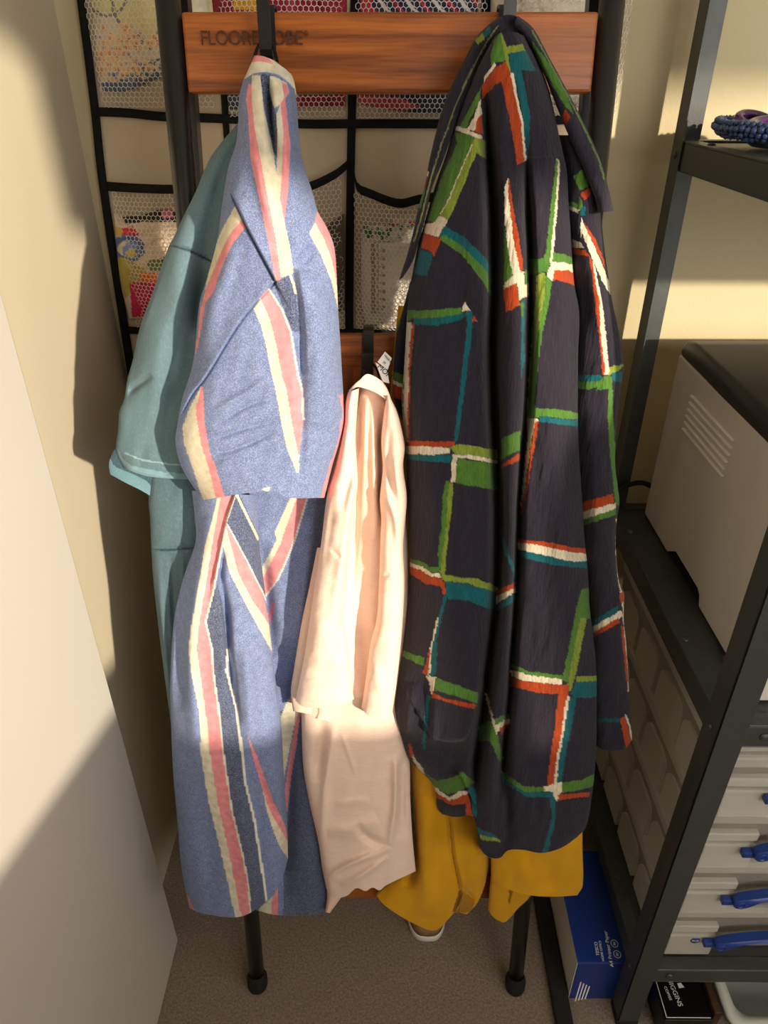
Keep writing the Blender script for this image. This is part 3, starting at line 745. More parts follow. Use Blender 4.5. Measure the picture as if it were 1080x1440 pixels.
# clear storage boxes with blue handles
BX, BY0, BY1, BW = XS + .040, YN + .036, 1.10, .37
BHT = .1185
def storage_box(z0, label):
    t = thing('storage_box', label, 'storage box', (BX + BW / 2, (BY0 + BY1) / 2, z0), 'clear storage boxes stacked on the lower shelf')
    h = BHT - .0015; th = .0016
    bm = bmesh.new()
    def shell(xa, xb, ya, yb, za, zb, ins):
        lo = [bm.verts.new(p) for p in ((xa + ins, ya + ins, za), (xb - ins, ya + ins, za), (xb - ins, yb - ins, za), (xa + ins, yb - ins, za))]
        hi = [bm.verts.new(p) for p in ((xa, ya, zb), (xb, ya, zb), (xb, yb, zb), (xa, yb, zb))]
        for i in range(4): bm.faces.new((lo[i], lo[(i + 1) % 4], hi[(i + 1) % 4], hi[i]))
        return lo, hi
    lo, hi = shell(BX, BX + BW, BY0, BY1, z0, z0 + h * .80, .006)
    bm.faces.new(lo[::-1])
    lo2 = [bm.verts.new(v.co + Vector((th if i in (0, 3) else -th, th if i in (0, 1) else -th, th))) for i, v in enumerate(lo)]
    hi2 = [bm.verts.new(v.co + Vector((th if i in (0, 3) else -th, th if i in (0, 1) else -th, 0))) for i, v in enumerate(hi)]
    for i in range(4):
        bm.faces.new((lo2[(i + 1) % 4], lo2[i], hi2[i], hi2[(i + 1) % 4])); bm.faces.new((hi[i], hi[(i + 1) % 4], hi2[(i + 1) % 4], hi2[i]))
    bm.faces.new(lo2)
    bm_obj('body', bm, M_clear, t)
    ld = box('lid', (BX - .003, BY0 - .003, z0 + h * .80 + .0002), (BX + BW + .003, BY1 + .003, z0 + h), M_clear2, t, bevel=.005)
    # arched pads pressed into the side
    n = 4; span = (BY1 - BY0 - .04) / n
    for k in range(n):
        ya = BY0 + .02 + k * span; yb = ya + span * .86
        prof = [(ya, z0 + .006), (yb, z0 + .006), (yb, z0 + h * .5)]
        for a in range(7): an = math.pi / 2 * a / 6; prof.append((yb - .02 + .02 * math.cos(an), z0 + h * .5 + .02 * math.sin(an)))
        for a in range(7): an = math.pi / 2 + math.pi / 2 * a / 6; prof.append((ya + .02 + .02 * math.cos(an), z0 + h * .5 + .02 * math.sin(an)))
        prof.append((ya, z0 + h * .5))
        prism_x('side_pad', prof, BX - .0035, BX + .004, M_clear2, t)
    # stepped front pads either side of the handle
    for (xa, xb) in ((BX + .012, BX + .088), (BX + BW - .088, BX + BW - .012)):
        box('front_pad', (xa, BY0 - .012, z0 + .004), (xb, BY0 + .003, z0 + h * .52), M_clear2, t, bevel=.003)
        box('front_rail', (xa, BY0 - .009, z0 + h * .56), (xb, BY0 + .002, z0 + h * .70), M_clear2, t, bevel=.002)
    # blue handle
    hx0, hx1 = BX + .088, BX + BW - .088; zc = z0 + h * .50
    top, bot = [], []
    for k in range(25):
        u = k / 24.0; x = hx0 + (hx1 - hx0) * u; a = .016 * math.sin(math.pi * u) ** .8
        top.append((x, zc + .012 + a)); bot.append((x, zc - .010 + (0 if u < .12 or u > .88 else .010) + a))
    le = [(hx0 - .011 * math.sin(math.pi * k / 6), zc + .001 - .011 * math.cos(math.pi * k / 6)) for k in range(1, 6)]
    re = [(hx1 + .011 * math.sin(math.pi * k / 6), zc + .001 + .011 * math.cos(math.pi * k / 6)) for k in range(1, 6)]
    outl = top + re + bot[::-1] + le
    bm = bmesh.new(); n_ = len(outl)
    fa = [bm.verts.new((x, BY0 - .030, z)) for x, z in outl]; fb = [bm.verts.new((x, BY0 - .016, z)) for x, z in outl]
    bm.faces.new(fa); bm.faces.new(fb[::-1])
    for k in range(n_): bm.faces.new((fa[k], fb[k], fb[(k + 1) % n_], fa[(k + 1) % n_]))
    bmesh.ops.bevel(bm, geom=[e for e in bm.edges if abs(e.verts[0].co.y - e.verts[1].co.y) < 1e-6], offset=.002, segments=2, affect='EDGES', profile=.5)
    hd = bm_obj('handle', bm, M_bluep, t, smooth=True); hd['label'] = 'blue curved carrying handle'
    for hx, sgn in ((hx0, -1), (hx1, 1)):
        lathe('pivot', [(0.0, -.004), (.0045, -.004), (.005, .0008), (.0068, .0012), (.0074, 0), (.0074, -.012), (0, -.012)], (hx, BY0 - .0305, zc + .001), M_bluep, hd, n=20, axis=(0, -1, 0))
        xa, xb = sorted((hx + .006 * sgn, hx + .024 * sgn))
        box('tab', (xa, BY0 - .024, zc - .010), (xb, BY0 - .0135, zc + .001), M_bluep, hd, bevel=.0015)
    return t
names = ['clear storage box with blue handle at the bottom of the stack', 'clear storage box with blue handle and barcode sticker, second from bottom', 'clear storage box with blue handle, third from bottom of stack', 'clear storage box with blue handle at the top, under the lilac lid']
boxes = [storage_box(LEV[2] + .0008 + k * BHT, nm) for k, nm in enumerate(names)]
zb = LEV[2] + .0008 + BHT
st = box('barcode_sticker', (BX + .150, BY0 - .0135, zb + .024), (BX + .21, BY0 - .0045, zb + .05), M_paper, boxes[1], bevel=.0005)
for k in range(9):
    xx = BX + .166 + k * .0042
    box('barcode_bar', (xx, BY0 - .0141, zb + .030), (xx + (.0012 if k % 3 else .0022), BY0 - .01345, zb + .046), M_hole, st)
z4 = LEV[2] + .0008 + 4 * BHT
lb = thing('lilac_box', 'flat clear box with a lilac lid on top of the storage boxes', 'box', (BX + BW / 2, BY0 + .2, z4))
box('body', (BX + .02, BY0 + .004, z4 + .0005), (BX + BW - .01, 1.06, z4 + .026), M_clear2, lb, bevel=.003)
box('lid', (BX + .017, BY0 + .001, z4 + .0265), (BX + BW - .007, 1.063, z4 + .042), M_lilac, lb, bevel=.004)
# logo on the lowest box
zl = LEV[2] + .0008
lathe('logo_badge', [(0, .0004), (.0075, .0004), (.0075, 0)], (BX + .055, BY0 - .0122, zl + .048), M_bluep, boxes[0], n=24, axis=(0, -1, 0))
font_mesh('logo_text', 'RUB', .006, M_white, boxes[0], (BX + .0495, BY0 - .0128, zl + .046), (1, 0, 0), (0, 0, 1), depth=.0002)

# bowl with bangles on the upper shelf
bc = Vector((0.502, 1.015, LEV[0] + .0006)); br = .092
bowl = thing('beaded_bowl', 'shallow blue bowl with a beaded rim on the upper shelf', 'bowl', bc)
lathe('dish', [(0, 0), (.045, 0), (.05, .003), (br - .004, .022), (br - .002, .026), (br - .008, .025), (.046, .007), (0, .005)], bc, M_bowl, bowl, n=48)
rr = random.Random(2); bm = bmesh.new()
for row, (rad, z, q) in enumerate(((br - .001, .028, .0042), (br + .001, .0225, .0046), (br - .004, .017, .0044), (br - .011, .0125, .004))):
    n = 72
    for k in range(n):
        a = 2 * math.pi * (k + .5 * (row % 2)) / n
        M = Matrix.Translation(bc + Vector((rad * math.cos(a), rad * math.sin(a), z + rr.uniform(-.001, .001))))
        bmesh.ops.create_icosphere(bm, subdivisions=1, radius=q * rr.uniform(.85, 1.1), matrix=M)
o = bm_obj('beaded_rim', bm, M_bead, bowl, smooth=True); o['kind'] = 'stuff'
def bangle(label, c, R, r, tilt, mat, arc=(0, 2 * math.pi), sq=1.0):
    pts = []; n = 40; q = Matrix.Rotation(tilt[0], 3, 'X') @ Matrix.Rotation(tilt[1], 3, 'Y')
    for k in range(n + 1):
        a = arc[0] + (arc[1] - arc[0]) * k / n; pts.append(Vector(c) + q @ Vector((R * math.cos(a), R * sq * math.sin(a), 0)))
    V, Fc = sweep(pts, circle(r, 12), True, [max(.25, math.sin(math.pi * k / n) ** .4) if arc[1] - arc[0] < 6 else 1.0 for k in range(n + 1)])
    return tag(mesh_obj('bangle', [tuple(v) for v in V], Fc, mat, None, tuple(c)), label, 'bangle', None)
bangle('thick glossy purple bangle lying flat in the blue bowl', bc + Vector((-.018, -.008, .021)), .036, .010, (.10, -.05), M_purple)
bangle('glossy purple bangle leaning on the other bangle in the bowl', bc + Vector((.006, -.026, .037)), .033, .009, (.25, .15), M_purple)
bangle('small red bangle under the purple bangles in the bowl', bc + Vector((-.014, -.03, .0125)), .026, .0055, (0, 0), M_red)
bangle('slim purple loop lying tilted at the back of the bowl', bc + Vector((-.036, .030, .026)), .022, .006, (.35, .1), M_purple)
tag(lathe('gold_bead', [(0, -.008), (.005, -.006), (.0075, 0), (.005, .006), (0, .008)], bc + Vector((-.062, -.004, .0185)), M_gold, n=16), 'small gold bead beside the purple bangles in the bowl', 'bead')

# things on the floor under the shelf
bx0, bx1, by0, by1, bh_ = 0.326, 0.464, 0.652, 0.86, .122
pb = thing('paper_box', 'blue and white printer paper box on the carpet under the shelf', 'box', ((bx0 + bx1) / 2, (by0 + by1) / 2, 0))
box('carton', (bx0 + .0012, by0, 0.001), (bx1, by1, bh_ - .003), M_bluebox, pb, bevel=.001)
box('white_side', (bx0, by0 + .001, 0.001), (bx0 + .0012, by1 - .001, bh_ - .003), M_paper, pb)
ldp = box('lid', (bx0 + .0005, by0 + .0005, bh_ - .003), (bx1, by1, bh_), M_bluebox, pb, bevel=.001)
tz = bh_ + .0003
def onlid(px, py): return Vector(onz(px, py, tz))
d1 = (onlid(853, 1312) - onlid(862, 1360)); d1.z = 0; d1.normalize(); nrm = Vector((-d1.y, d1.x, 0))
font_mesh('print_text', 'A4 Printer Paper', .0088, M_white, ldp, onlid(863, 1360), d1, nrm, depth=.0002)
font_mesh('print_text', 'HOME OFFICE', .0055, M_white, ldp, onlid(850, 1352), d1, nrm, depth=.0002)
font_mesh('print_text', 'TESCO', .0075, M_white, ldp, onlid(843, 1344), d1, nrm, depth=.0002)
for (qx, qy) in ((864, 1327), (868, 1342)):
    p = onlid(qx, qy); V, Fc = [], []
    for k in range(24):
        a = 2 * math.pi * k / 24
        for r_ in (.0055, .0065): V.append((p.x + r_ * math.cos(a), p.y + r_ * math.sin(a), tz + .0002))
    for k in range(24): Fc.append([k * 2, k * 2 + 1, ((k + 1) % 24) * 2 + 1, ((k + 1) % 24) * 2])
    mesh_obj('print_ring', V, Fc, M_white, ldp)
    font_mesh('print_text', '80', .006, M_white, ldp, p - d1 * .003 - nrm * .002, d1, nrm, depth=.0002)
for k in range(4):
    a = onlid(809 + k * 4.5, 1408 - k * 1.0); b = onlid(817 + k * 4.0, 1381 + k * 2.0); t_ = (b - a).normalized(); n_ = Vector((-t_.y, t_.x, 0)) * .0009
    mesh_obj('print_stripe', [tuple(a - n_), tuple(a + n_), tuple(b + n_), tuple(b - n_)], [[0, 3, 2, 1]], M_white, ldp)
tag(box('black_folder', (bx0 - .032, .60, 0.001), (bx0 - .002, .97, .016), M_rubber, None, None, .003), 'thin black folder lying on the carpet beside the blue paper box', 'folder')
# coffee box, wooden board and tub
hz = .06; hx0, hx1, hy0, hy1 = .4675, .5500, .592, .76
hb = thing('coffee_box', 'black coffee box with white lettering on the carpet under the shelf', 'box', ((hx0 + hx1) / 2, (hy0 + hy1) / 2, 0))
hc = box('carton', (hx0, hy0, .001), (hx1, hy1, hz), M_blackbox, hb, bevel=.0015)
for lo, hi in (((hx0 + .004, hy0 + .004), (hx1 - .004, hy0 + .0052)), ((hx0 + .004, hy0 + .0052), (hx0 + .0052, hy1 - .01))):
    box('print_line', (lo[0], lo[1], hz), (hi[0], hi[1], hz + .0003), M_white, hc)
def onbox(px, py): return Vector(onz(px, py, hz + .0004))
t0 = onbox(942, 1386); t1 = onbox(957, 1421); dr = (t1 - t0); dr.z = 0; dr.normalize(); nr = Vector((-dr.y, dr.x, 0))
font_mesh('print_text', 'HIGGINS', .0115, M_white, hc, t0 - dr * .012, dr, nr, depth=.0002)
font_mesh('print_text', 'COFFEE', .0065, M_white, hc, t0 - nr * .011, dr, nr, depth=.0002)
p_ = t0 + nr * .014 - dr * .002
mesh_obj('print_logo', [tuple(p_), tuple(p_ + dr * .008), tuple(p_ + dr * .008 + nr * .010), tuple(p_ + nr * .007)], [[0, 1, 2, 3]], M_white, hc)
tag(box('wooden_board', (.5515, .598, .001), (.5645, .80, .072), M_brownwood, None, None, .002), 'narrow brown wooden board standing between the coffee box and tub', 'board')
tx0, tx1, ty0, ty1, tz_ = .567, .86, .575, .82, .075
tb = thing('plastic_tub', 'clear plastic tub with a pale rim on the carpet under the shelf', 'tub', ((tx0 + tx1) / 2, (ty0 + ty1) / 2, 0))
bm = bmesh.new()
def rrect(x0, x1, y0, y1, z, r, n=6):
    out = []
    for (cx, cy, a0) in ((x1 - r, y1 - r, 0), (x0 + r, y1 - r, 90), (x0 + r, y0 + r, 180), (x1 - r, y0 + r, 270)):
        for k in range(n + 1):
            a = math.radians(a0 + 90 * k / n); out.append((cx + r * math.cos(a), cy + r * math.sin(a), z))
    return out
def loft(rings, cap0=True, cap1=False):
    V, Fc = [], []; m = len(rings[0])
    for r_ in rings: V += r_
    for i in range(len(rings) - 1):
        for j in range(m): Fc.append([i * m + j, i * m + (j + 1) % m, (i + 1) * m + (j + 1) % m, (i + 1) * m + j])
    if cap0: Fc.append(list(range(m))[::-1])
    if cap1: Fc.append([(len(rings) - 1) * m + j for j in range(m)])
    return V, Fc
e = .014
V, Fc = loft([rrect(tx0 + e * 2, tx1 - e * 2, ty0 + e * 2, ty1 - e * 2, .001, .02), rrect(tx0 + e, tx1 - e, ty0 + e, ty1 - e, tz_ - .003, .025), rrect(tx0 + e + .002, tx1 - e - .002, ty0 + e + .002, ty1 - e - .002, tz_ - .003, .025), rrect(tx0 + e * 2 + .002, tx1 - e * 2 - .002, ty0 + e * 2 + .002, ty1 - e * 2 - .002, .004, .02)], True, True)
mesh_obj('tub_body', V, Fc, M_tub, tb)
V, Fc = loft([rrect(tx0 + .018, tx1 - .018, ty0 + .018, ty1 - .018, tz_ - .003, .02), rrect(tx0, tx1, ty0, ty1, tz_ - .003, .02), rrect(tx0, tx1, ty0, ty1, tz_ + .003, .02), rrect(tx0 + .006, tx1 - .006, ty0 + .006, ty1 - .006, tz_ + .005, .02), rrect(tx0 + .018, tx1 - .018, ty0 + .018, ty1 - .018, tz_ + .002, .02), rrect(tx0 + .018, tx1 - .018, ty0 + .018, ty1 - .018, tz_ - .003, .02)], False, False)
mesh_obj('tub_rim', V, Fc, M_tubrim, tb)

# shoe on the carpet: round toe with a white sole towards the camera
sc = Vector(onz(601, 1326, 0.0)); sx, sy = sc.x, sc.y
shoe = thing('slip_on_shoe', 'tan slip-on shoe with a white sole on the carpet under mustard cloth', 'shoe', (sx, sy + .12, 0))
def foot(w, l, z, y0):
    out = []
    for k in range(40):
        a = 2 * math.pi * k / 40; c, s_ = math.cos(a), math.sin(a); c = math.copysign(abs(c) ** .62, c); s_ = math.copysign(abs(s_) ** .8, s_)
        ww = w * (1.0 if s_ < 0 else .86 + .14 * (1 - s_)); out.append((sx + ww * c, y0 + l * (1 + s_) , z))
    return out
W2, L2 = .043, .118
V, Fc = loft([foot(W2 * .96, L2 * .985, .0005, sy + .002), foot(W2, L2, .004, sy), foot(W2 * 1.0, L2, .016, sy), foot(W2 * .97, L2 * .985, .0175, sy + .0015)], True, True)
mesh_obj('sole', V, Fc, M_sole, shoe)
rings = [foot(W2 * .955, L2 * .98, .0177, sy + .002), foot(W2 * .96, L2 * .98, .032, sy + .002), foot(W2 * .90, L2 * .95, .052, sy + .008), foot(W2 * .72, L2 * .80, .068, sy + .036), foot(W2 * .60, L2 * .64, .078, sy + .075), foot(W2 * .56, L2 * .60, .080, sy + .084), foot(W2 * .50, L2 * .56, .074, sy + .092), foot(W2 * .6, L2 * .6, .03, sy + .084)]
V, Fc = loft(rings, True, True)
mesh_obj('upper', V, Fc, M_tan, shoe)

# ------------------------------------------------------------------ garments
def shift(pl, dx, dy=0): return [(x + dx, y + dy) for x, y in pl]
def line(pl, w): return band(shift(pl, -w / 2), shift(pl, w / 2))
def loop(pts, r, mat, parent, name='hanging_loop'):
    q = smooth_poly([tuple(p) for p in pts], 24)
    V, Fc = sweep([Vector(p) for p in q], circle(r, 8)); n = len(V)
    return mesh_obj(name, [tuple(v) for v in V], Fc, mat, parent)

# ---- denim shirt, behind the striped dress
DN, DN2, DND = (94, 120, 130), (82, 106, 116), (48, 70, 84)
den = thing('denim_shirt', 'washed teal blue denim shirt hanging behind the striped dress', 'shirt', lean(270, 1060, .03))
panel('body', P('214,640 209,700 211,730 213,775 216,820 227,917 239,1008 246,1060'), P('330,640 330,730 328,820 326,917 324,1060'), M_denim, den,
      off=.020, bulge=.020, back=.002, base_col=DN2, paint=[(line(P('211,772 240,773 275,770 330,768'), 0) if False else P('211,771 240,772 275,769 330,767 330,769 275,771.5 240,774.5 211,773.5'), DND)],
      folds=[('r', P('222,780 230,900 242,1040'), 5, .006), ('r', P('240,778 246,900'), 4, -.006), ('r', P('256,776 262,900'), 4, .005), ('c', P('211,772 330,768'), 4, -.004)], wr=.003, seed=5)
cuffb = [P('162,630 154,648 153,658 155,667'), P('232,672 238,690 236,700 230,709')]
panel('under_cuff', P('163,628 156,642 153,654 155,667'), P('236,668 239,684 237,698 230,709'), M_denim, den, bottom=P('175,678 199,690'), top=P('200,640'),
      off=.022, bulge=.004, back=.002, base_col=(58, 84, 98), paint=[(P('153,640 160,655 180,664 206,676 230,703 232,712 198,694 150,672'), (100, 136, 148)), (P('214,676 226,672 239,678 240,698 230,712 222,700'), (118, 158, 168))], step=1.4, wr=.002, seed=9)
sl = panel('sleeve', P('335,172 297,220 275,270 260,300 245,332 235,352 215,410 197,460 187,505 179,534 175,560 168,579 166,605 163,627 166,642 175,659'),
      P('352,172 352,230 345,300 338,360 335,420 330,480 322,540 312,600 300,650 290,674'), M_denim, den, bottom=P('204,669 232,672.5 260,674'),
      off=.024, bulge=.026, back=.004, base_col=DN, pw=3.0,
      paint=[(P('238,344 262,349 292,363 300,368 298,369.5 262,352 238,346'), DND), (P('165,628 172,645 185,655 230,664 296,668 296,675 232,674 200,670 170,660 160,640'), (118, 152, 164)), (P('176,636 200,646 240,652 300,655 300,656.5 240,654 200,648 175,638'), (140, 170, 178))],
      folds=[('c', P('238,345 262,350 292,364'), 4, -.004), ('r', P('176,556 196,540 214,528'), 5, -.010), ('r', P('290,380 280,430 284,470'), 10, -.008), ('r', P('270,300 250,400 226,500 206,600'), 22, .012), ('r', P('330,200 300,300 280,400 262,520'), 14, -.010), ('c', P('175,658 232,670 296,672'), 5, .003)], wr=.003, seed=21)
lip = [lean(x, y, o) for x, y, o in ((345, 170, .04), (360, 120, .05), (372, 88, .046), (384, 120, .05), (372, 172, .04))]
panel('collar', P('348,112 340,140 336,172 332,210'), P('404,112 410,140 412,172 410,210'), M_denim, den, off=.030, bulge=.010, back=.006, base_col=DN2, top=P('376,100'), step=2)

# ---- striped dress
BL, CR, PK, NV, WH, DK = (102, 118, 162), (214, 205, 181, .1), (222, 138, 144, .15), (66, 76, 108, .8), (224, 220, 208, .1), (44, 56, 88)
sd = thing('striped_dress', 'blue chambray shirt dress with pink and cream stripes on a hook', 'dress', lean(345, 1290, .06))
# back panel of the skirt
bp_paint = [
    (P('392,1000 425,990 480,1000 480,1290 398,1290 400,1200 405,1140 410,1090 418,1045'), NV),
    (band(P('409,699 386.5,748 389,760 369,797 366,812'), P('417.6,699 399,750 395,764 370,812 366,815')), CR),
    (band(P('417.6,699 399,750 395,764 370,812 371,836'), P('432,699 414.7,758 397,800.5 390,816 372,838')), PK),
    (line(P('432.5,699 415,758 397.5,800 390,816 373,839'), 2.5), WH),
    (P('377,862 384,842 386,852 381,880'), (196, 96, 108)),
    (P('414,972 402,990 393,1012 396,1052 399,1095 402,1080 415,1015 423,1000 424,972'), CR),
    (band(P('421,1000 415,1015 405,1080 400,1115 399,1150'), P('426,1000 422,1008 417,1045 410,1090 404,1140')), PK),
    (P('363,1279 384,1260 383,1290 366,1290'), CR), (P('383,1262 391,1248 391,1290 381,1290'), PK)]
panel('skirt_back', P('322,690 326,780 335,880 345,980 352,1080 358,1180 360,1280'), P('460,690 462,760 470,880 474,980 474,1080 472,1180 470,1276'), M_chambray, sd,
      bottom=P('390,1287 430,1287 455,1285'), off=.026, bulge=.014, back=.008, base_col=BL, paint=bp_paint,
      folds=[('r', P('366,760 374,841 384,925'), 10, -.016), ('r', P('440,720 425,860 415,960'), 12, .010), ('r', P('410,1000 404,1140 400,1280'), 10, -.010), ('r', P('436,1010 434,1290'), 14, .008)], wr=.002, seed=31)
# front panel of the skirt
L_ = P('270,690 274,730 274.7,763 257,816 244.6,874 239.7,952 240,1000 243,1080 249,1150 255,1220 266,1277')
R_ = P('362,697 364,758 374,841 383.6,923 386,945 395,1015 400,1102 404,1160 405,1207')
cl = P('305.8,700 298,732.5 288,767.5 280.6,816 269,880 265,913 268.7,945 280,1002 282.5,1060 292.5,1125 307.5,1185 320,1240 331,1292')
cp_ = P('310.7,699 303,738 292,806 278.6,884 276.7,913 281,945 291,1015 296,1065 307.5,1135 320,1190 330,1240 340,1292')
pr_ = P('329,697 317.5,732 307.8,787 298,835.5 288,874 297,913 298.7,945 308.7,1015 313.7,1065 325,1140 340,1202 347.5,1240 352,1292')
tl_ = P('306,822 312,846 316,874 320,913 319,945 331,990 337.5,1035 345,1100 357.5,1152 367.5,1215 376,1272')
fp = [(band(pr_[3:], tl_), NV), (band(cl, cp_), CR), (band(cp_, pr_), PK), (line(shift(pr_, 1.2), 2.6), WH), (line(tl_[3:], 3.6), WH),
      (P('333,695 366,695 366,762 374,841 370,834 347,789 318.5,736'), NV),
      (line(P('333,696 348,727 364,760'), 4.2), CR), (P('336,694 364,754 364,694'), BL),
      (band(P('317,736 335,806 354,843 378,878'), P('318.5,734 347,787 370,834 379,880')), PK), (line(P('318.5,735 347,788 370,834 376,848'), 2.2), WH),
      (band(P('313,765 323,806 350.5,859 385,921'), P('317,738 335,806 354,843 380,880 386,921')), CR),
      (band(P('349,1037 357,1070 366,1100 374,1128 388,1155 405,1184'), P('349,1036 361,1062 374,1098 385,1128 401,1160 406,1184')), PK),
      (band(P('369,1108 375,1140 385,1170 393,1190 407,1210'), P('370,1112 378,1136 388,1155 405,1184 408,1210')), CR),
      (P('262,1255 266,1262 274,1282 268,1280'), PK)]
panel('skirt_front', L_, R_, M_chambray, sd, bottom=P('280,1283 295,1286.5 330,1290 351,1284 375,1267 395,1240'), off=.056, bulge=.045, back=.03, base_col=BL, paint=fp,
      folds=[('r', P('308,800 318,860 322,920 330,985 336,1020'), 5, -.020), ('r', P('314,770 310,820'), 4, -.010), ('r', P('296,720 280,820 268,900 272,1000 284,1100'), 12, .014), ('r', P('345,900 350,980 352,1060'), 12, .012), ('r', P('362,1080 380,1130 402,1170'), 6, -.008),
             ('r', P('262,830 252,900 255,1000'), 10, -.010), ('r', P('330,1080 346,1180 356,1270'), 12, .008), ('r', P('285,1120 296,1200 300,1280'), 12, -.006), ('l', P('329,697 317,735 305,790 300,815'), 14, .010)], wr=.0025, seed=33)
# bodice with the sleeve folded over it
BLf = P('342,112 336,138 335,171 331,205 321,235 312,290 305,340 290,395 280,430 272,507 256.5,560 248,606 247,625 254,654 270,682 286.6,703')
BRf = P('414,125 418,149 419,171 422,204 427,232 440,272 447,297 461,323 471,354 475.5,434 479,487 481,525 483.5,565 484,592 478,620 468,652 456,700')
bd = [(P('352,100 366,100 372,154 381,190 385,217 386,236 390,250 396,180 393,160 386,150 396,140 402,116 402,100'), (92, 112, 158)),
      (P('366,104 382,106 379,130 384,150 388,160 391,200 389,222 385,214 381,196 374,160 370,140'), DK),
      (band(P('349,118 346,140 348.7,160 352.5,225 362.5,270 379,349 387.7,396'), P('354,118 354,140 357.5,175 370,245 375,270 389,342 396,392')), PK),
      (band(P('354,106 354,140 357.5,175 370,245 375,270 389,342 395,391'), P('366,106 371,154 381,195 385,217 391,262 399.7,311 407,342 413,383')), CR),
      (P('380,106 403,116 407,129 400,140 394,147 386,152 379,130'), CR), (P('396,114 404,120 407,129 400,138'), PK),
      (band(P('394,146 398.7,187 396,250 394,275 399,308'), P('401,136 408.7,205 405,270 400,309')), PK), (band(P('389,160 390,200 388.7,250 391,275'), P('394.5,146 398.7,187 396,250 394,276')), (206, 196, 176)),
      # left shoulder stripe
      (band(P('331,289 312,323 297,361.5 289,405 286,420'), P('340.7,308.5 324,328 312,352 300,381 289,407')), CR), (P('325,270 340,308 331,290'), BL),
      (band(P('340.7,308.5 324,328 312,352 300,381 289,407 282,434 279,463 274,499'), P('346,318 326,344.6 314,371 300,410 289,426 283,462 276,497')), PK),
      # right shoulder stripe
      (band(P('434.6,328 451.5,359 466,395 473,424 476,436'), P('443,313 456,337 467,366 473,395 477,420')), CR),
      (band(P('443,313 456,337 467,366 473,395'), P('446,297 461,321 472,354 477,400')), PK),
      # sleeve stripes
      (P('384,398 408,386 416,414 419,440 424,470 412,466 398,432'), NV),
      (band(P('356.4,433.7 367,458 374.4,486.7 381.7,525 386.5,543 396,596 403,630 418,666'), P('366,419 379,448 389,486.7 396,527.6 403,548 410.5,596 416.6,625 421,640 420,664')), CR),
      (band(P('366,419 379,448 389,486.7 396,527.6 403,548 410.5,596 416.6,625 420,641'), P('377,406 396,436 408,467 418,527.6 424,548 426,591 421,638')), PK),
      (line(P('378,406 397,436 409,467 419,527 425,548 426.5,590'), 3), WH), (line(P('408,386 413,400 416,414'), 4), CR),
      (P('283,543 266,574.6 256.5,601 259,625 273,664 286,706 304,704 295,664 283,625 275.7,584 276,572'), CR),
      (band(P('284,543 275.7,572 275.7,584 283,625 295,664 304,704'), P('285.5,543 287.8,596 295,635 307,668.5 317,702')), PK),
      (P('367,688 380.5,684 377,692'), CR),
      (band(P('477,555 482,580 476,618 465,650 450,702'), P('484,555 486,592 480,622 470,652 458,702')), PK)]
panel('bodice', BLf, BRf, M_chambray, sd, top=P('356.7,104.4 374.4,102 392,106.7 407,119'), bottom=P('314,698.6 333,695.5 379,691 406,700'), off=.084, bulge=.056, back=.045, base_col=BL, paint=bd, pw=2.8,
      offv=(-.010, -.004, 0, .004, .010, .012),
      folds=[('r', P('376,110 380,170 387,225'), 5, -.022), ('r', P('352,160 364,240 384,330'), 9, .010), ('r', P('404,180 402,250'), 8, .008),
             ('l', P('325,272 345,316 368,360 387,396'), 16, -.007) if False else ('q', P('387,396 368,360 345,316 325,272'), 18, .008), ('q', P('245,604 270,556 290,530 340,450 386,398'), 26, -.006) if False else ('l', P('245,604 270,556 290,530 340,450 386,398'), 22, .007),
             ('c', P('412,384 420,440 424,520'), 9, -.008), ('c', P('325,272 345,316 368,360 387,396'), 2.5, -.005), ('c', P('248,600 270,556 290,530 340,450 386,398'), 2.5, -.005), ('r', P('430,380 450,480 452,600'), 24, .018), ('r', P('300,600 350,570 400,556'), 4, -.004), ('r', P('290,622 340,604 395,590'), 4, -.004), ('r', P('296,580 340,556 380,530'), 5, .004),
             ('r', P('290,640 330,632 390,606'), 4, -.005), ('r', P('300,655 350,640'), 4, .003), ('r', P('420,470 425,600 420,680'), 7, -.006), ('c', P('290,676 340,664 420,652'), 3, -.0015), ('r', P('330,330 300,420 280,500'), 14, .010), ('r', P('440,345 420,380'), 10, -.008)], wr=.002, seed=35)
panel('collar', P('357.8,77.8 354,87 341,116'), P('386,85 402,98 412,109 418,138'), M_chambray, sd, bottom=P('356.7,104.4 374.4,102 392,106.7 407.8,120 414,131'), top=P('370,79'), off=.066, bulge=.010, back=.012, base_col=CR,
      paint=[(P('350,70 362,72 378,82 384,90 366,86 352,88'), PK), (P('335,120 341,114 356,103 374,100.5 393,105 409,118 419,138 412,134 398,114 374,106 356,108 342,120'), (140, 156, 190))], step=1.2, wr=.001, seed=37)
loop([lean(x, y, o) for x, y, o in ((358, 80, .055), (361, 70, .050), (366, 62, .034), (376, 58, .030), (384, 66, .036), (388, 78, .048), (390, 87, .055))], .0016, M_strap, sd)

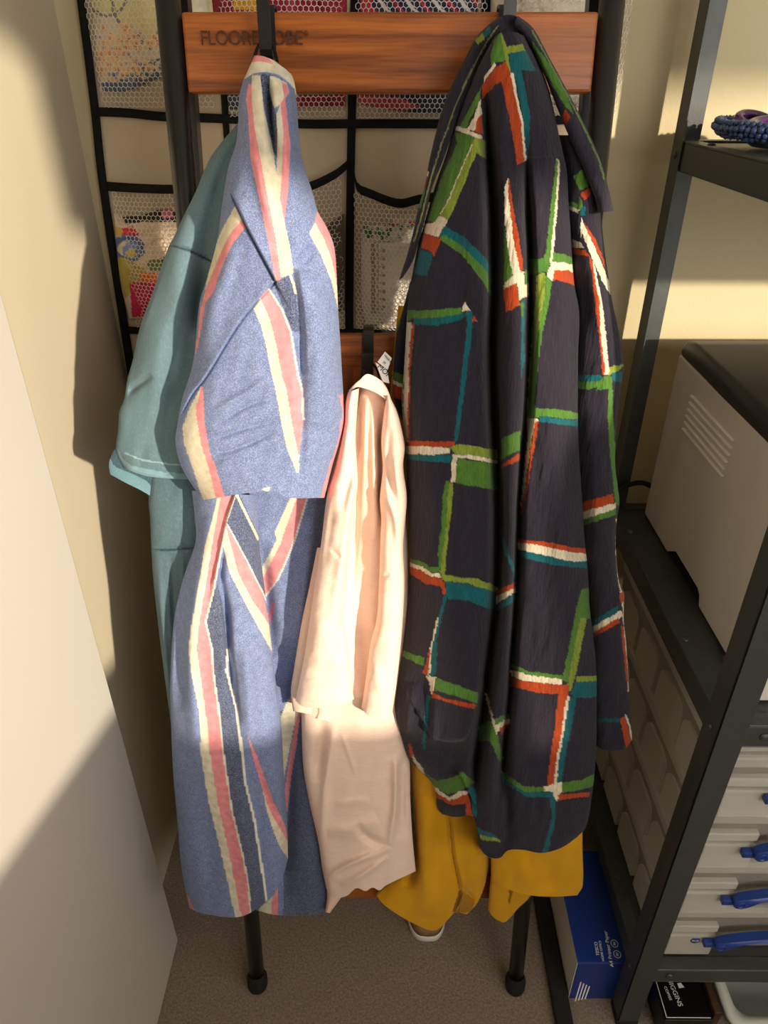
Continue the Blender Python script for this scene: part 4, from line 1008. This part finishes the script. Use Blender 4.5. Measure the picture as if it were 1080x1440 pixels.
# ---- pink top
PKT = (238, 209, 192); PKB = (232, 196, 176)
pt_ = thing('pink_top', 'pale pink slub jersey top hanging from the lower plank', 'top', lean(510, 1262, .06))
panel('body', P('505,545 497,580 486,640 472,690 462,740 452,800 440,860 430,920 424,985 424,1012 426,1073 432.5,1117 447,1181 453,1221 459,1250'),
      P('545,548 556,590 566,640 570,700 574,780 575,860 568,940 560,1000 570,1040 576,1071 577,1125 580,1177 584.6,1225'), M_slub, pt_, bottom=P('470,1262 487,1260 501,1249 514,1253 524,1248 534,1252 545,1244'), off=.050, bulge=.026, back=.02, base_col=PKT,
      folds=[('r', P('508,560 504,640 500,740 494,840'), 5, -.012), ('r', P('523,560 526,680 528,760'), 5, .010), ('r', P('514,560 512,650'), 4, .008), ('r', P('538,570 536,640 540,740'), 6, -.010), ('r', P('505,700 506,850 508,980'), 14, -.014),
             ('r', P('470,1020 458,1100 452,1180'), 6, .008), ('r', P('455,1010 446,1100'), 8, -.010), ('r', P('556,1060 556,1130 547,1190'), 5, .012), ('r', P('566,1060 565,1180'), 6, -.008), ('r', P('548,1190 520,1205 480,1222 458,1238'), 5, .012), ('r', P('548,1186 510,1212 470,1232'), 4, -.006), ('r', P('545,1205 510,1230 480,1246'), 5, .008), ('r', P('480,1030 500,1090'), 3, .003),
             ('r', P('460,1170 500,1165 530,1150'), 10, .006), ('r', P('500,1160 520,1180 545,1190'), 6, -.008), ('r', P('470,1130 520,1125'), 6, .003)], wr=.002, seed=41)
panel('back_flap', P('446,770 436,820 424,877 413,943 409,972 412,1000'), P('470,770 460,860 450,940 440,1005'), M_slub, pt_, off=.062, bulge=.010, back=.006, base_col=(228, 198, 178), seed=43)
panel('sleeve', P('489,552 485,568 483,597 477,630 470,660 460,695 452,760 441.7,829 429,916 415.6,985'), P('505,546 502,580 500,620 503,680 497,720 491.7,760 486,843 481.5,872 489.6,906 493.7,958 498,983'), M_slub, pt_, bottom=P('427,994 454,995 483,989'),
      off=.080, bulge=.028, back=.016, base_col=PKT, folds=[('r', P('497,600 494,660 480,720'), 6, -.008), ('r', P('500,640 490,740 470,860'), 8, .008), ('r', P('464,770 482,788'), 3, -.003), ('r', P('478,880 470,920'), 6, -.005), ('r', P('440,860 430,940'), 8, -.004), ('r', P('430,958 450,956'), 3, .002), ('r', P('470,700 456,800'), 7, -.005)], wr=.002, wrs=(30, 26), seed=45)
panel('sleeve', P('544,556 540,580 536,620 538,660 534,700 536,730 535,760 531,860 521,906 514.6,954 508,995'), P('548,557 560,584 569,626 567,657 572,699 569,740 566.7,772 568.7,822 564.6,895 558,958 552,1000'), M_slub, pt_, bottom=P('519,1008 533,1011 546,1006'),
      off=.080, bulge=.026, back=.016, base_col=PKT, folds=[('r', P('548,600 546,660 560,720'), 5, -.007), ('r', P('556,640 560,700'), 6, .008), ('r', P('542,690 556,730 560,770'), 5, .007), ('r', P('535,815 548,806'), 3, -.003), ('r', P('528,930 536,980'), 8, .004)], wr=.002, wrs=(30, 26), seed=47)
panel('collar', P('502,540 492,547 488,556'), P('537.5,536 546,550 556,580'), M_slub, pt_, top=P('509,531 516.7,526 526,529'), bottom=P('500,545 512,546 528,552 542,562'), off=.088, bulge=.012, back=.016, base_col=(240, 212, 198), step=1.0, wr=.001, seed=49)
panel('inner_tab', P('444,985 446,1000 443,1010'), P('468,985 468,1000 467,1015'), M_slub, pt_, off=.068, bulge=.008, back=.004, base_col=PKT, step=1.2)
panel('hem_tail', P('459,1240 460,1262 457,1283'), P('492,1240 484,1256 464,1284'), M_slub, pt_, off=.046, bulge=.008, back=.004, base_col=PKB, step=1.4)
loop([lean(x, y, o) for x, y, o in ((508, 534, .074), (511, 520, .05), (516, 512, .034), (524, 512, .034), (530, 520, .05), (534, 534, .074))], .0014, M_strap, pt_)
def tagquad(name, pts, off, mat, parent):
    a = [lean(x, y, off) for x, y in pts]; b = [lean(x, y, off - .0008) for x, y in pts]
    n = len(pts); Fc = [list(range(n))[::-1], [n + k for k in range(n)]] + [[k, (k + 1) % n, n + (k + 1) % n, n + k] for k in range(n)]
    return mesh_obj(name, a + b, Fc, mat, parent, smooth=False)
cr_lab = tagquad('brand_label', P('528,510 544.4,519 547.4,539 538.5,537'), .072, M_paper, pt_)
sz_lab = tagquad('size_label', P('541.5,494.4 551,503.7 545,520 531,509'), .0735, M_paper, pt_)
def lean_text(txt, parent, p0, p1, size, off):
    a = Vector(lean(p0[0], p0[1], off)); b = Vector(lean(p1[0], p1[1], off)); d = (b - a).normalized(); up = LN.cross(d)
    font_mesh('label_text', txt, size, M_ink if False else M_hole, parent, a, d, up, depth=.0002)
lean_text('MON', cr_lab, (530, 516), (541, 527), .0085, .0724)
lean_text('MADE IN', sz_lab, (540, 500), (546, 507), .003, .0739); lean_text('M', sz_lab, (538, 510), (541, 513), .004, .0739)

# ---- mustard garment behind the plaid shirt
MU = (206, 150, 14)
mu = thing('mustard_trousers', 'mustard yellow linen trousers hanging behind the dark plaid shirt', 'trousers', lean(670, 1300, .03))
panel('waist_part', P('560,430 556,470 552,520 549,560 560,620 570,760 575,900 577,1071'), P('640,430 650,520 660,620 680,760 690,900 700,1071'), M_linen, mu, off=.020, bulge=.012, back=.006, base_col=MU, step=3, seed=51)
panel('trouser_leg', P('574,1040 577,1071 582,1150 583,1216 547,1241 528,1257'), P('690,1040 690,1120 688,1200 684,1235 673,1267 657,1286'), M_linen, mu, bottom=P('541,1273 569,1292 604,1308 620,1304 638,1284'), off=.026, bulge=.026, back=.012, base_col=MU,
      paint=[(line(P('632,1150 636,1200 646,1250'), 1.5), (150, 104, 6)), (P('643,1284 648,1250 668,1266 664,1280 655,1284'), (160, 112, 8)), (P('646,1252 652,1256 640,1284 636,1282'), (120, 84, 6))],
      folds=[('c', P('632,1140 636,1200 646,1250 640,1284'), 5, -.008), ('r', P('600,1120 596,1200 602,1290'), 14, .012), ('r', P('584,1200 574,1250'), 8, -.010), ('r', P('648,1250 668,1266'), 4, -.010), ('r', P('670,1180 664,1250'), 10, .006)], seed=53)
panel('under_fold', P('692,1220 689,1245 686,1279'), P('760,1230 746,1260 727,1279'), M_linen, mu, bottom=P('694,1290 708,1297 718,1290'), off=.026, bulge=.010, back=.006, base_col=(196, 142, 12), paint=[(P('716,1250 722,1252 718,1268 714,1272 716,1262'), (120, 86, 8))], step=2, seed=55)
panel('trouser_leg', P('690,1100 690.5,1216 691,1236 694,1243'), P('822,1100 819,1178 820,1240 812,1259'), M_linen, mu, bottom=P('712,1250 745,1259 780,1261'), off=.040, bulge=.016, back=.008, base_col=MU, folds=[('r', P('730,1200 740,1250'), 12, .004), ('r', P('770,1200 776,1255'), 12, -.004)], seed=57)

# ---- dark plaid shirt
N0, GR, LM, TE, RU, CW = (36, 32, 44), (72, 112, 42), (122, 138, 50), (12, 84, 92), (158, 60, 22), (204, 193, 170)
ps = thing('plaid_shirt', 'navy shirt with painted green, teal, rust and cream grid lines', 'shirt', lean(720, 1200, .06))
def PP(s, c): return (P(s), c)
fpaint = [
    PP('703.7,45 712.5,66 718.7,102.5 711,86 697.5,87.5 690,92.5 690,75 696,56', GR), PP('703.7,45 708,52 713,66 719,104 715,100 708,70', LM), PP('712.5,66 735,62 740,72.5 715,76', LM),
    PP('716,75 740,71 754,100 734,99 739,130 745,160 744,200 741,226 738,226 739,200 735,160 725,110 719,102', TE),
    PP('711,86 717.5,102 722.5,130 732.5,170 738,226 727.5,232 722.5,200 715,160 705,115 695,120 679,139 677.5,122 696,96', RU),
    (band(P('717.5,102 722.5,130 732.5,170 737,226'), P('722.5,102 727.5,135 736,170 740.5,226')), CW), PP('680,110 695,87.5 697.5,92 690,102.5 680,116', CW),
    PP('676,122 675,140 655,180 646,178.7 660,152.5', GR), PP('676,138 678,162 670,175 667,184 656,182 666,165', CW), PP('677.5,160 680,190 667.5,184 670,170', RU), PP('639,177 655,181 679,192 676,200 660,190 640,182.5', CW),
    (band(P('638,185 643,200 630,230 618,257 610,283 600,310'), P('668,192 661.7,207 650,235 640,257 631.7,280 621.7,297 611.7,313')), GR),
    (band(P('668,193 661.7,207 650,235 640,257 631.7,280 618,304'), P('683,197 684,224 670,215 658,245 650,265 640,290 630,309')), LM), (line(P('664,203 650,235 640,257 631.7,280 619,302'), 1.7), CW),
    PP('618,303 630,309 625,320 617.5,334 597,328 595,315 610,313', CW), PP('597,327.5 621,337 610,362 608,355 592,348', RU), PP('590,350 608,356 607,368 599,387 580,386', TE),
    (band(P('625,317 638,325 653,333 668,348 682,362 690,375 693,395'), P('617,333 625,330 640,340 655,350 668,365 681,375 691,397')), TE), (band(P('617,334 625,330 640,340 655,350 668,365 681,375 691,397'), P('619,337 635,348 648,357 667,380 682,400 690,418')), GR),
    PP('568,437 595,436.7 612,436 650,432.5 650,442.5 615,447 582,448 568,453', GR), PP('650,438 653,425 662,436', CW),
    PP('582,448 615,447 648,441 663,436 665,453 663,475 655,537 648,587 643,622 639,620 641.7,587 646.7,553 655,475 656.7,445 640,452.5 611.7,457.5 582,456', TE), PP('666,443 665,452 672.5,452', RU),
    PP('560,440 572,430 573,452 569,520 566,560 572,660 560,660', (150, 168, 120)),
    (band(P('571,453 569,500 568,540 567,580 569,620 571,640'), P('580,453 576,490 574,520 575,537 573,570 574,620')), CW), (band(P('580,456 576,490 574,520 575,537 573,570 573.5,620'), P('583,456 580,490 577,520 577,537 575.5,575 576,620')), RU),
    PP('570,621 598,620 640,621.7 639,628 613,629 595,627.5 570,628', RU), PP('569,627.5 597,627.5 633,630 632,637 607,640 578,638 569,637', CW), PP('570,638 636.7,640 633,651 607,649 570,646', TE),
    PP('631.7,630 646.7,624 663,626.7 699,633 699,647 663,640 640,638', LM), PP('636,639 663,640 699,647.5 699,652 660,645 643,644 640,678 634,678', CW), PP('643,645 698,652 699,690 683,686.7 640,679 641.7,661.7', GR),
    (band(P('627.5,676 623,698 621,740 615,781 620,808'), P('632.5,676 629,698 628,740 622,781 623,812')), GR), (band(P('632.5,678 629,698 628,740 622,781 620,810'), P('638,680 635,718 631,747 626.7,790 626,820')), LM),
    PP('574,784 598,791.7 603,797 616.7,797.5 620,805 606.7,805 596.7,798 574,790', GR), PP('574,790 595,798 606.7,806 620,806.7 620,812.5 605,810 591.7,801.7 574,795', CW), PP('574,795 591.7,802.5 605,811 620,813 626,823 626,835 623,837 620,825 597,821 574,804', RU),
    PP('626,808 648,812.5 666.7,812.5 700,825 702,834 683,828 656.7,820 626,816.7', LM), PP('626,818 656.7,821 683,828 702,834 700,857 681.7,855 656.7,844 630,842.5 627,836', TE),
    (band(P('626,836 618,862 606,910 605,951'), P('629,838 622.5,862 615,897 613.7,948')), TE), (line(P('616,868 605,918 603.5,950'), 2.6), CW), PP('604,912 606,915 601,950 595,947', RU), PP('562,913 597.5,925 595,937 562,921', GR),
    PP('599,950 613,952 611,970 606,978 604,960', CW), PP('612,953 640,962.5 673,975 671,989 640,979 612,971', GR), PP('607,972 622.5,982 671,991 667,997.5 640,990 607,981', RU), PP('601,977 604.5,980 600,1022 597.5,1055 594,1054 595,1022', TE),
    PP('597,1088 615,1097.5 640,1092.5 650,1085 668,1100 647.5,1112 630,1117 612,1107', GR), PP('608,1104 632.5,1121 647.5,1112 660,1112 655,1117 632.5,1126 610,1112', CW), PP('610,1112 632.5,1126 657.5,1116 666,1149 656,1149 655,1130 635,1132 612,1121', RU),
    PP('574,1045 579,1050 582,1066 577,1064', RU), PP('580,1060 586,1070 594,1080 597,1089 590,1084 582,1072', CW),
    # middle fold
    PP('708,313 712.5,337 720,383 721,390 709,398', GR), PP('710,263 714,248 716,283 720,320 725,350 731.7,382 737.5,382.5 738,400 744,398 744,415 731,422 726.7,398 709,407 709,398 721,388 712.5,337 709,307', CW),
    PP('714,248 717,255 721.7,293 731.7,345 736,382 731.7,382 723,343 718,300', RU), PP('738,380 744,379 744,398 740,399', GR), PP('708,407 726,397.5 731,428 711,440', RU), (band(P('733,424 733,470 732,530'), P('739,420 737,480 738,498 734,532')), TE), PP('731,426 737,426 735,450', GR),
    PP('705,618 731,605 731,633 705,646', GR), PP('705,653 731,638 731,647 705,658', RU), PP('702,727 707,755 718.5,784 726,803 725,817 716.7,792 707,773', TE),
    PP('698,831 726,818 724,827 698,837', RU), PP('698,838 724,827 726,832 698,850', CW), PP('698,851 726,835 726,844 698,860', TE),
    PP('673,1022 692,1012 716,1003 716,1010 697,1022 708,1067 703,1073 690,1042 673,1042', GR), (line(P('684,975 691,1005 698,1030'), 3), CW), PP('696,1020 716,1009 716,1017 702,1026 698,1034', CW), PP('702.5,1024 716,1017 713,1025 705,1033', RU),
    PP('659,1103 669,1110 671,1148 666,1148', TE), PP('670,1163 696,1174 702,1180 674,1175', TE), PP('674,1174 702,1179 704,1184 677,1181', LM),
    # right front
    PP('745,365 766.7,362 771,382 745,386', (62, 104, 44)),
    (band(P('781.7,223 780,247 776.7,270 771.7,317 766,364 768,384'), P('784,223 784,247 781.7,283 777.5,325 773,370 771,386')), GR), (band(P('784,223 784,247 781.7,283 777.5,325 773,370'), P('787,223 787,250 785.5,267 781,325 777,370')), CW),
    PP('778,355 793,357 807,363 807,372 788,368 776,367.5', GR), PP('776,367.5 808,371.7 809,384 796.7,380 780,381 777.5,395 766,395 771.7,380', CW), PP('780,381 800,379 809,385 810,402 798,397.5 783,394 778,395', RU),
    (band(P('753,388 755,398 751,440 748,462 743,537 741,588'), P('766,383 766,420 761,440 756,470 749,537 746,588')), LM), (band(P('766,386 766,420 761,440 756,470 749,537 746,588'), P('777,395 773,420 765,458 758,503 753,550 750.5,588')), GR),
    PP('750,574 780,575 797,577.5 816,581 816,588 800,590 775,586 757,586 750,588', GR), PP('757,586.7 767,585.5 783,588.5 805,591 816,588 816,601 783,596 757,593', TE),
    PP('741,588 757,589 757.5,592.5 751.7,592.5 748,620 741,660 735,715 732,715 737,660 741.7,620', CW), PP('751.7,592.5 757,592.5 751.7,628 749,640 742.6,681 735,723 731,723 740,677 743,650 747.5,620', RU),
    PP('728,758 755.5,761 767,762 804,769.6 828,771.5 828,779 805.5,777 768.5,768.7 728,763', RU), PP('728,763 768.5,768.7 805.5,777 828,779 828,789 807.4,790 768.5,781.7 728,773', CW), PP('728,773 768.5,781.7 807.4,790 830,789 830,799 807.4,798 774,793.7 744,786 728,781', TE),
    (band(P('818,829 811,853 800,910 791,955'), P('824,828 818,862 808,910 799,960')), GR), (band(P('824,828 818,862 808,910 797,965'), P('830,826 827,860 820,897 810,947 802,975')), LM), PP('818,829 832,826 830,870 809,868', GR),
    PP('720,934 742.5,944 792.5,950 791,956 747.5,950 720,941', GR), PP('718,941 747.5,950.5 791,955 791,962.5 770,961 735,957 718,950', CW), PP('718,951 735,957.5 770,961 800,964 800,977.5 785,976 755,974 718,965', RU), PP('810,951 842,950 842,957.5 810,959', LM), PP('810,959 842,957.5 842,980 807.5,982 802,975', TE),
    (band(P('785,976 780,1030 772.5,1072 770,1106'), P('797,977 790,1030 782.5,1072 779,1106')), RU), (band(P('797,977 790,1030 782,1072 779,1104'), P('801.5,980 795,1015 785.5,1072 783,1104')), CW), (band(P('801.5,980 795,1015 785.5,1072 783,1100'), P('811,981 802.5,1030 793,1072 790,1100')), TE),
    PP('705,1083 737.5,1106 768,1106 768,1112.5 740,1114 706,1094', GR), PP('706,1094 740,1114 780,1114 780,1120 775,1121 742.5,1121 708,1101', TE), PP('766,1106 790,1099 789,1114 782.5,1126 780,1122 777.5,1113 766,1113', CW), PP('790,1101 820,1096 838,1087 837,1105 810,1112.5 789,1115', GR),
    PP('784,1118 829,1114 829,1120 785,1125', RU), PP('774,1121 781,1121 781,1155 770,1200 762,1200 776,1152', TE)]
valley1 = P('683,100 688,220 694,320 695,400 693,480 694,560 698,640 701,720 700,800 696,880 686,940 680,1000 670,1070 668,1130')
valley2 = P('738,180 742,280 745,340 746,420 746,500 741,580 735,640 730,720 728,800 725,860 720,920 717,980 708,1060 702,1130')
panel('body', P('690,60 668,100 652,140 640,177 628,215 612,262 598,310 588,345 580,385 574,420 572,453 568,520 565,570 571,640 573,707 576,760 576,823 572,870 566,915 557,977 556,1000 564,1035 575,1067 590,1083 610,1105 615,1135 622,1145'),
      P('738,50 756,85 770,120 780,160 788,200 797,240 800,283 804,342 808,400 815,440 813,500 813,580 815,640 819,700 822,750 828,807 829,850 835,897 840,940 840,997 838,1060 833,1115 825,1160 812,1177'), M_gauze, ps,
      top=P('700,48 716,44'), bottom=P('640,1149 664,1148 672,1165 677,1195 690,1206 704,1206 714,1196 735,1195 762,1199.5 790,1192'), off=.058, bulge=.058, back=.03, base_col=N0, paint=fpaint, rag=.75, step=1.45, pw=2.6,
      folds=[('t', valley1, 9, -.052), ('t', valley2, 6, -.036), ('r', P('726,300 726,420 722,540 716,660 712,780 706,900 700,1000'), 12, .012), ('q', P('736,222 760,220 790,219'), 10, .003),
             ('r', P('640,220 625,300 612,400 606,520 604,640 610,760 625,880 640,980 640,1060'), 30, .014), ('r', P('683,226 668,300 664,420 652,520 640,620 650,720 640,820'), 12, .008), ('r', P('596,480 590,560 588,640'), 8, .006), ('r', P('653,425 668,440 680,470'), 8, -.006),
             ('r', P('780,300 784,420 776,540 780,640 790,740 800,860 790,980 776,1090'), 24, .012), ('r', P('800,400 806,480 808,560'), 8, -.006), ('r', P('760,430 752,560'), 10, .008), ('r', P('592,940 600,1000 590,1060'), 8, -.008), ('r', P('580,960 572,1030'), 6, .008), ('r', P('610,990 612,1060'), 5, .005), ('r', P('650,1040 640,1090'), 14, -.012), ('q', P('672,985 658,1034 640,1043 610,1038 592,1010'), 26, .012),
             ('r', P('716,1010 712,1080 714,1150 710,1200'), 7, -.014), ('r', P('690,1060 688,1130 692,1200'), 10, .012), ('r', P('716,100 712,150 705,200'), 10, .008)], wr=.003, wrs=(22, 70), seed=61)
spaint = [PP('806,248 823,236 829,262 816,268', GR), PP('816,272 831,264 833,272 822,282', RU), PP('797,283 813,287 815,276 819,283 820,293 815,295 797,289', GR), PP('797,288 815,295 813,300 797,292', CW), PP('816.7,293 823,290 823,303 816.7,304', TE),
    PP('816.7,305 820,313 838,350 857,397 858,416 846.7,395 830,358 818,327 816,338', CW), PP('821.7,313 838,337 850,367 853,382 843,358 826.7,327', RU), PP('802,335 818,341.7 821,349 802,348', CW),
    PP('802,348 823,351.7 833,367 838,400 843,420 845,470 851,520 852,527 846.7,527 844,487 837,430 833,392 828,360 802,356.7', RU), (band(P('833,367 838,400 843,420 845,470 851,520 850,527'), P('836,372 841.7,400 848,430 851.7,470 856,513 857,528')), CW),
    PP('808,527.5 847,528 843,536.7 808,535', TE), PP('808,536 843,536.7 848,530 860,526.7 846.7,540 828,548 808,545', GR), PP('856,516 880,512 868,523 856.7,528', LM), PP('861,525 876,523 875,538 861,535', TE), PP('840,538 861,528 861,546 838,549', GR),
    (band(P('855,530 855,587 858,640 863,686 866,710'), P('861,530 862.5,587 866,640 870,686 873,710')), GR),
    PP('812,708 861,694.6 864,707 812,722', RU), PP('812,722 866,707 866,715 812,733', CW), PP('812,733 866,715 866,724 812,742', GR), (line(P('868,730 867,770 870,816 876,850 880,900 884,972'), 2.5), CW),
    PP('830,877 855,860 870,852 870,860 830,883', TE), PP('830,883 872.5,859 877,867 830,892', CW), PP('830,892 869,869 873,876 830,898', RU), PP('871,834 882,829 881,842 873,848', RU), PP('873,880 877,880 884,960 881,960', RU),
    PP('836,1010 871,1010 871,1016 836,1016', (14, 70, 80)), PP('872,1012 879,1005 889,1046 880,1053', RU), (line(P('880,1005 886,1025 890,1044'), 2.5), CW)]
panel('side_sleeve', P('786,190 796,240 796,283 800,342 804,400 810,440 808,527 806,600 810,660 814,730 822,807 828,870 832,940 834,1000 836,1047'),
      P('818,190 832,240 843,290 850,350 856,392 862,430 868,455 877,512 873,545 867,603 865,650 869,686 871,708 867,735 866,770 870,816 878,834 877,870 881,910 885,975 889,1040'), M_gauze, ps, bottom=P('850,1055 870,1055 880,1052'),
      off=.040, bulge=.032, back=.02, base_col=N0, paint=spaint, rag=.75, step=1.45, folds=[('r', P('826,320 840,420 846,500'), 12, .008), ('r', P('830,560 840,700 848,840 856,960'), 14, .008), ('r', P('858,560 856,700'), 8, -.005)], wr=.003, wrs=(20, 60), seed=63)
panel('back_layer', P('577,396 565,440 558,462 553,520 552.5,537 553,558 565,590'), P('590,396 584,440 582,480 580,520 580,545 580,570 580,600'), M_gauze, ps, off=.036, bulge=.010, back=.006, base_col=N0, step=1.3,
      paint=[PP('548,520 565,526.7 582,530 582,544 565,540 548,531', GR), PP('548,532 565,540 582,544 582,550 565,545 548,538', CW), PP('548,541 566,545 582,551 582,565 563,562 548,558', RU), (line(P('574,400 563,440 557,465'), 5), GR)], seed=65)
panel('collar_flap', P('706,22 690,32.5 670,52.5 655,80 635,120 620,160 605,220 597,262 588,293 581.7,323 573,357 561,394'), P('714,40 696,58 680,88 664,124 648,158 634,196 622,228 608,262 600,295 594,322 581,366 566,391'), M_gauze, ps, off=.066, bulge=.016, back=.012, base_col=N0, step=1.2, rag=.5,
      paint=[PP('677.5,47.5 689,36 690,46 680,54', TE), PP('668,56 677.5,46 681,54 672,64', LM), PP('598,240 604,241 602,248 597,247', CW), PP('595,246.7 602,247.5 597.5,267 593,265', RU), PP('593,267 598,268 591.7,293 586,293', GR), (line(P('700,36 684,60 662,100 640,150 620,206 606,250 594,300 582,340'), 2.2), (110, 112, 70))], seed=67)
panel('collar_flap', P('722,36 736,52 752,78 768,112 782,148 800,192 818,232 830,262 838,283 841,299'), P('728,22 750,40 772,80 800,132 827,185 843,222 851.7,250 858,275 863,297'), M_gauze, ps, off=.070, bulge=.016, back=.012, base_col=(46, 42, 56), step=1.2, rag=.5,
      paint=[PP('747,56 777.5,96 798,136 806,160 797,152 776,120 756,86', GR), PP('786,172 795,154 802,164 795,178', RU), PP('774,152 789,164 785,172 776,166', CW), (line(P('748,42 770,82 798,134 825,187 842,224 850,252'), 2.4), (100, 128, 70))], seed=69)
panel('collar', P('700,30 694,44 690,62'), P('732,26 740,40 744,56'), M_gauze, ps, top=P('708,22 720,21'), bottom=P('706,50 726,46'), off=.060, bulge=.016, back=.014, base_col=N0, step=1.2, seed=71)
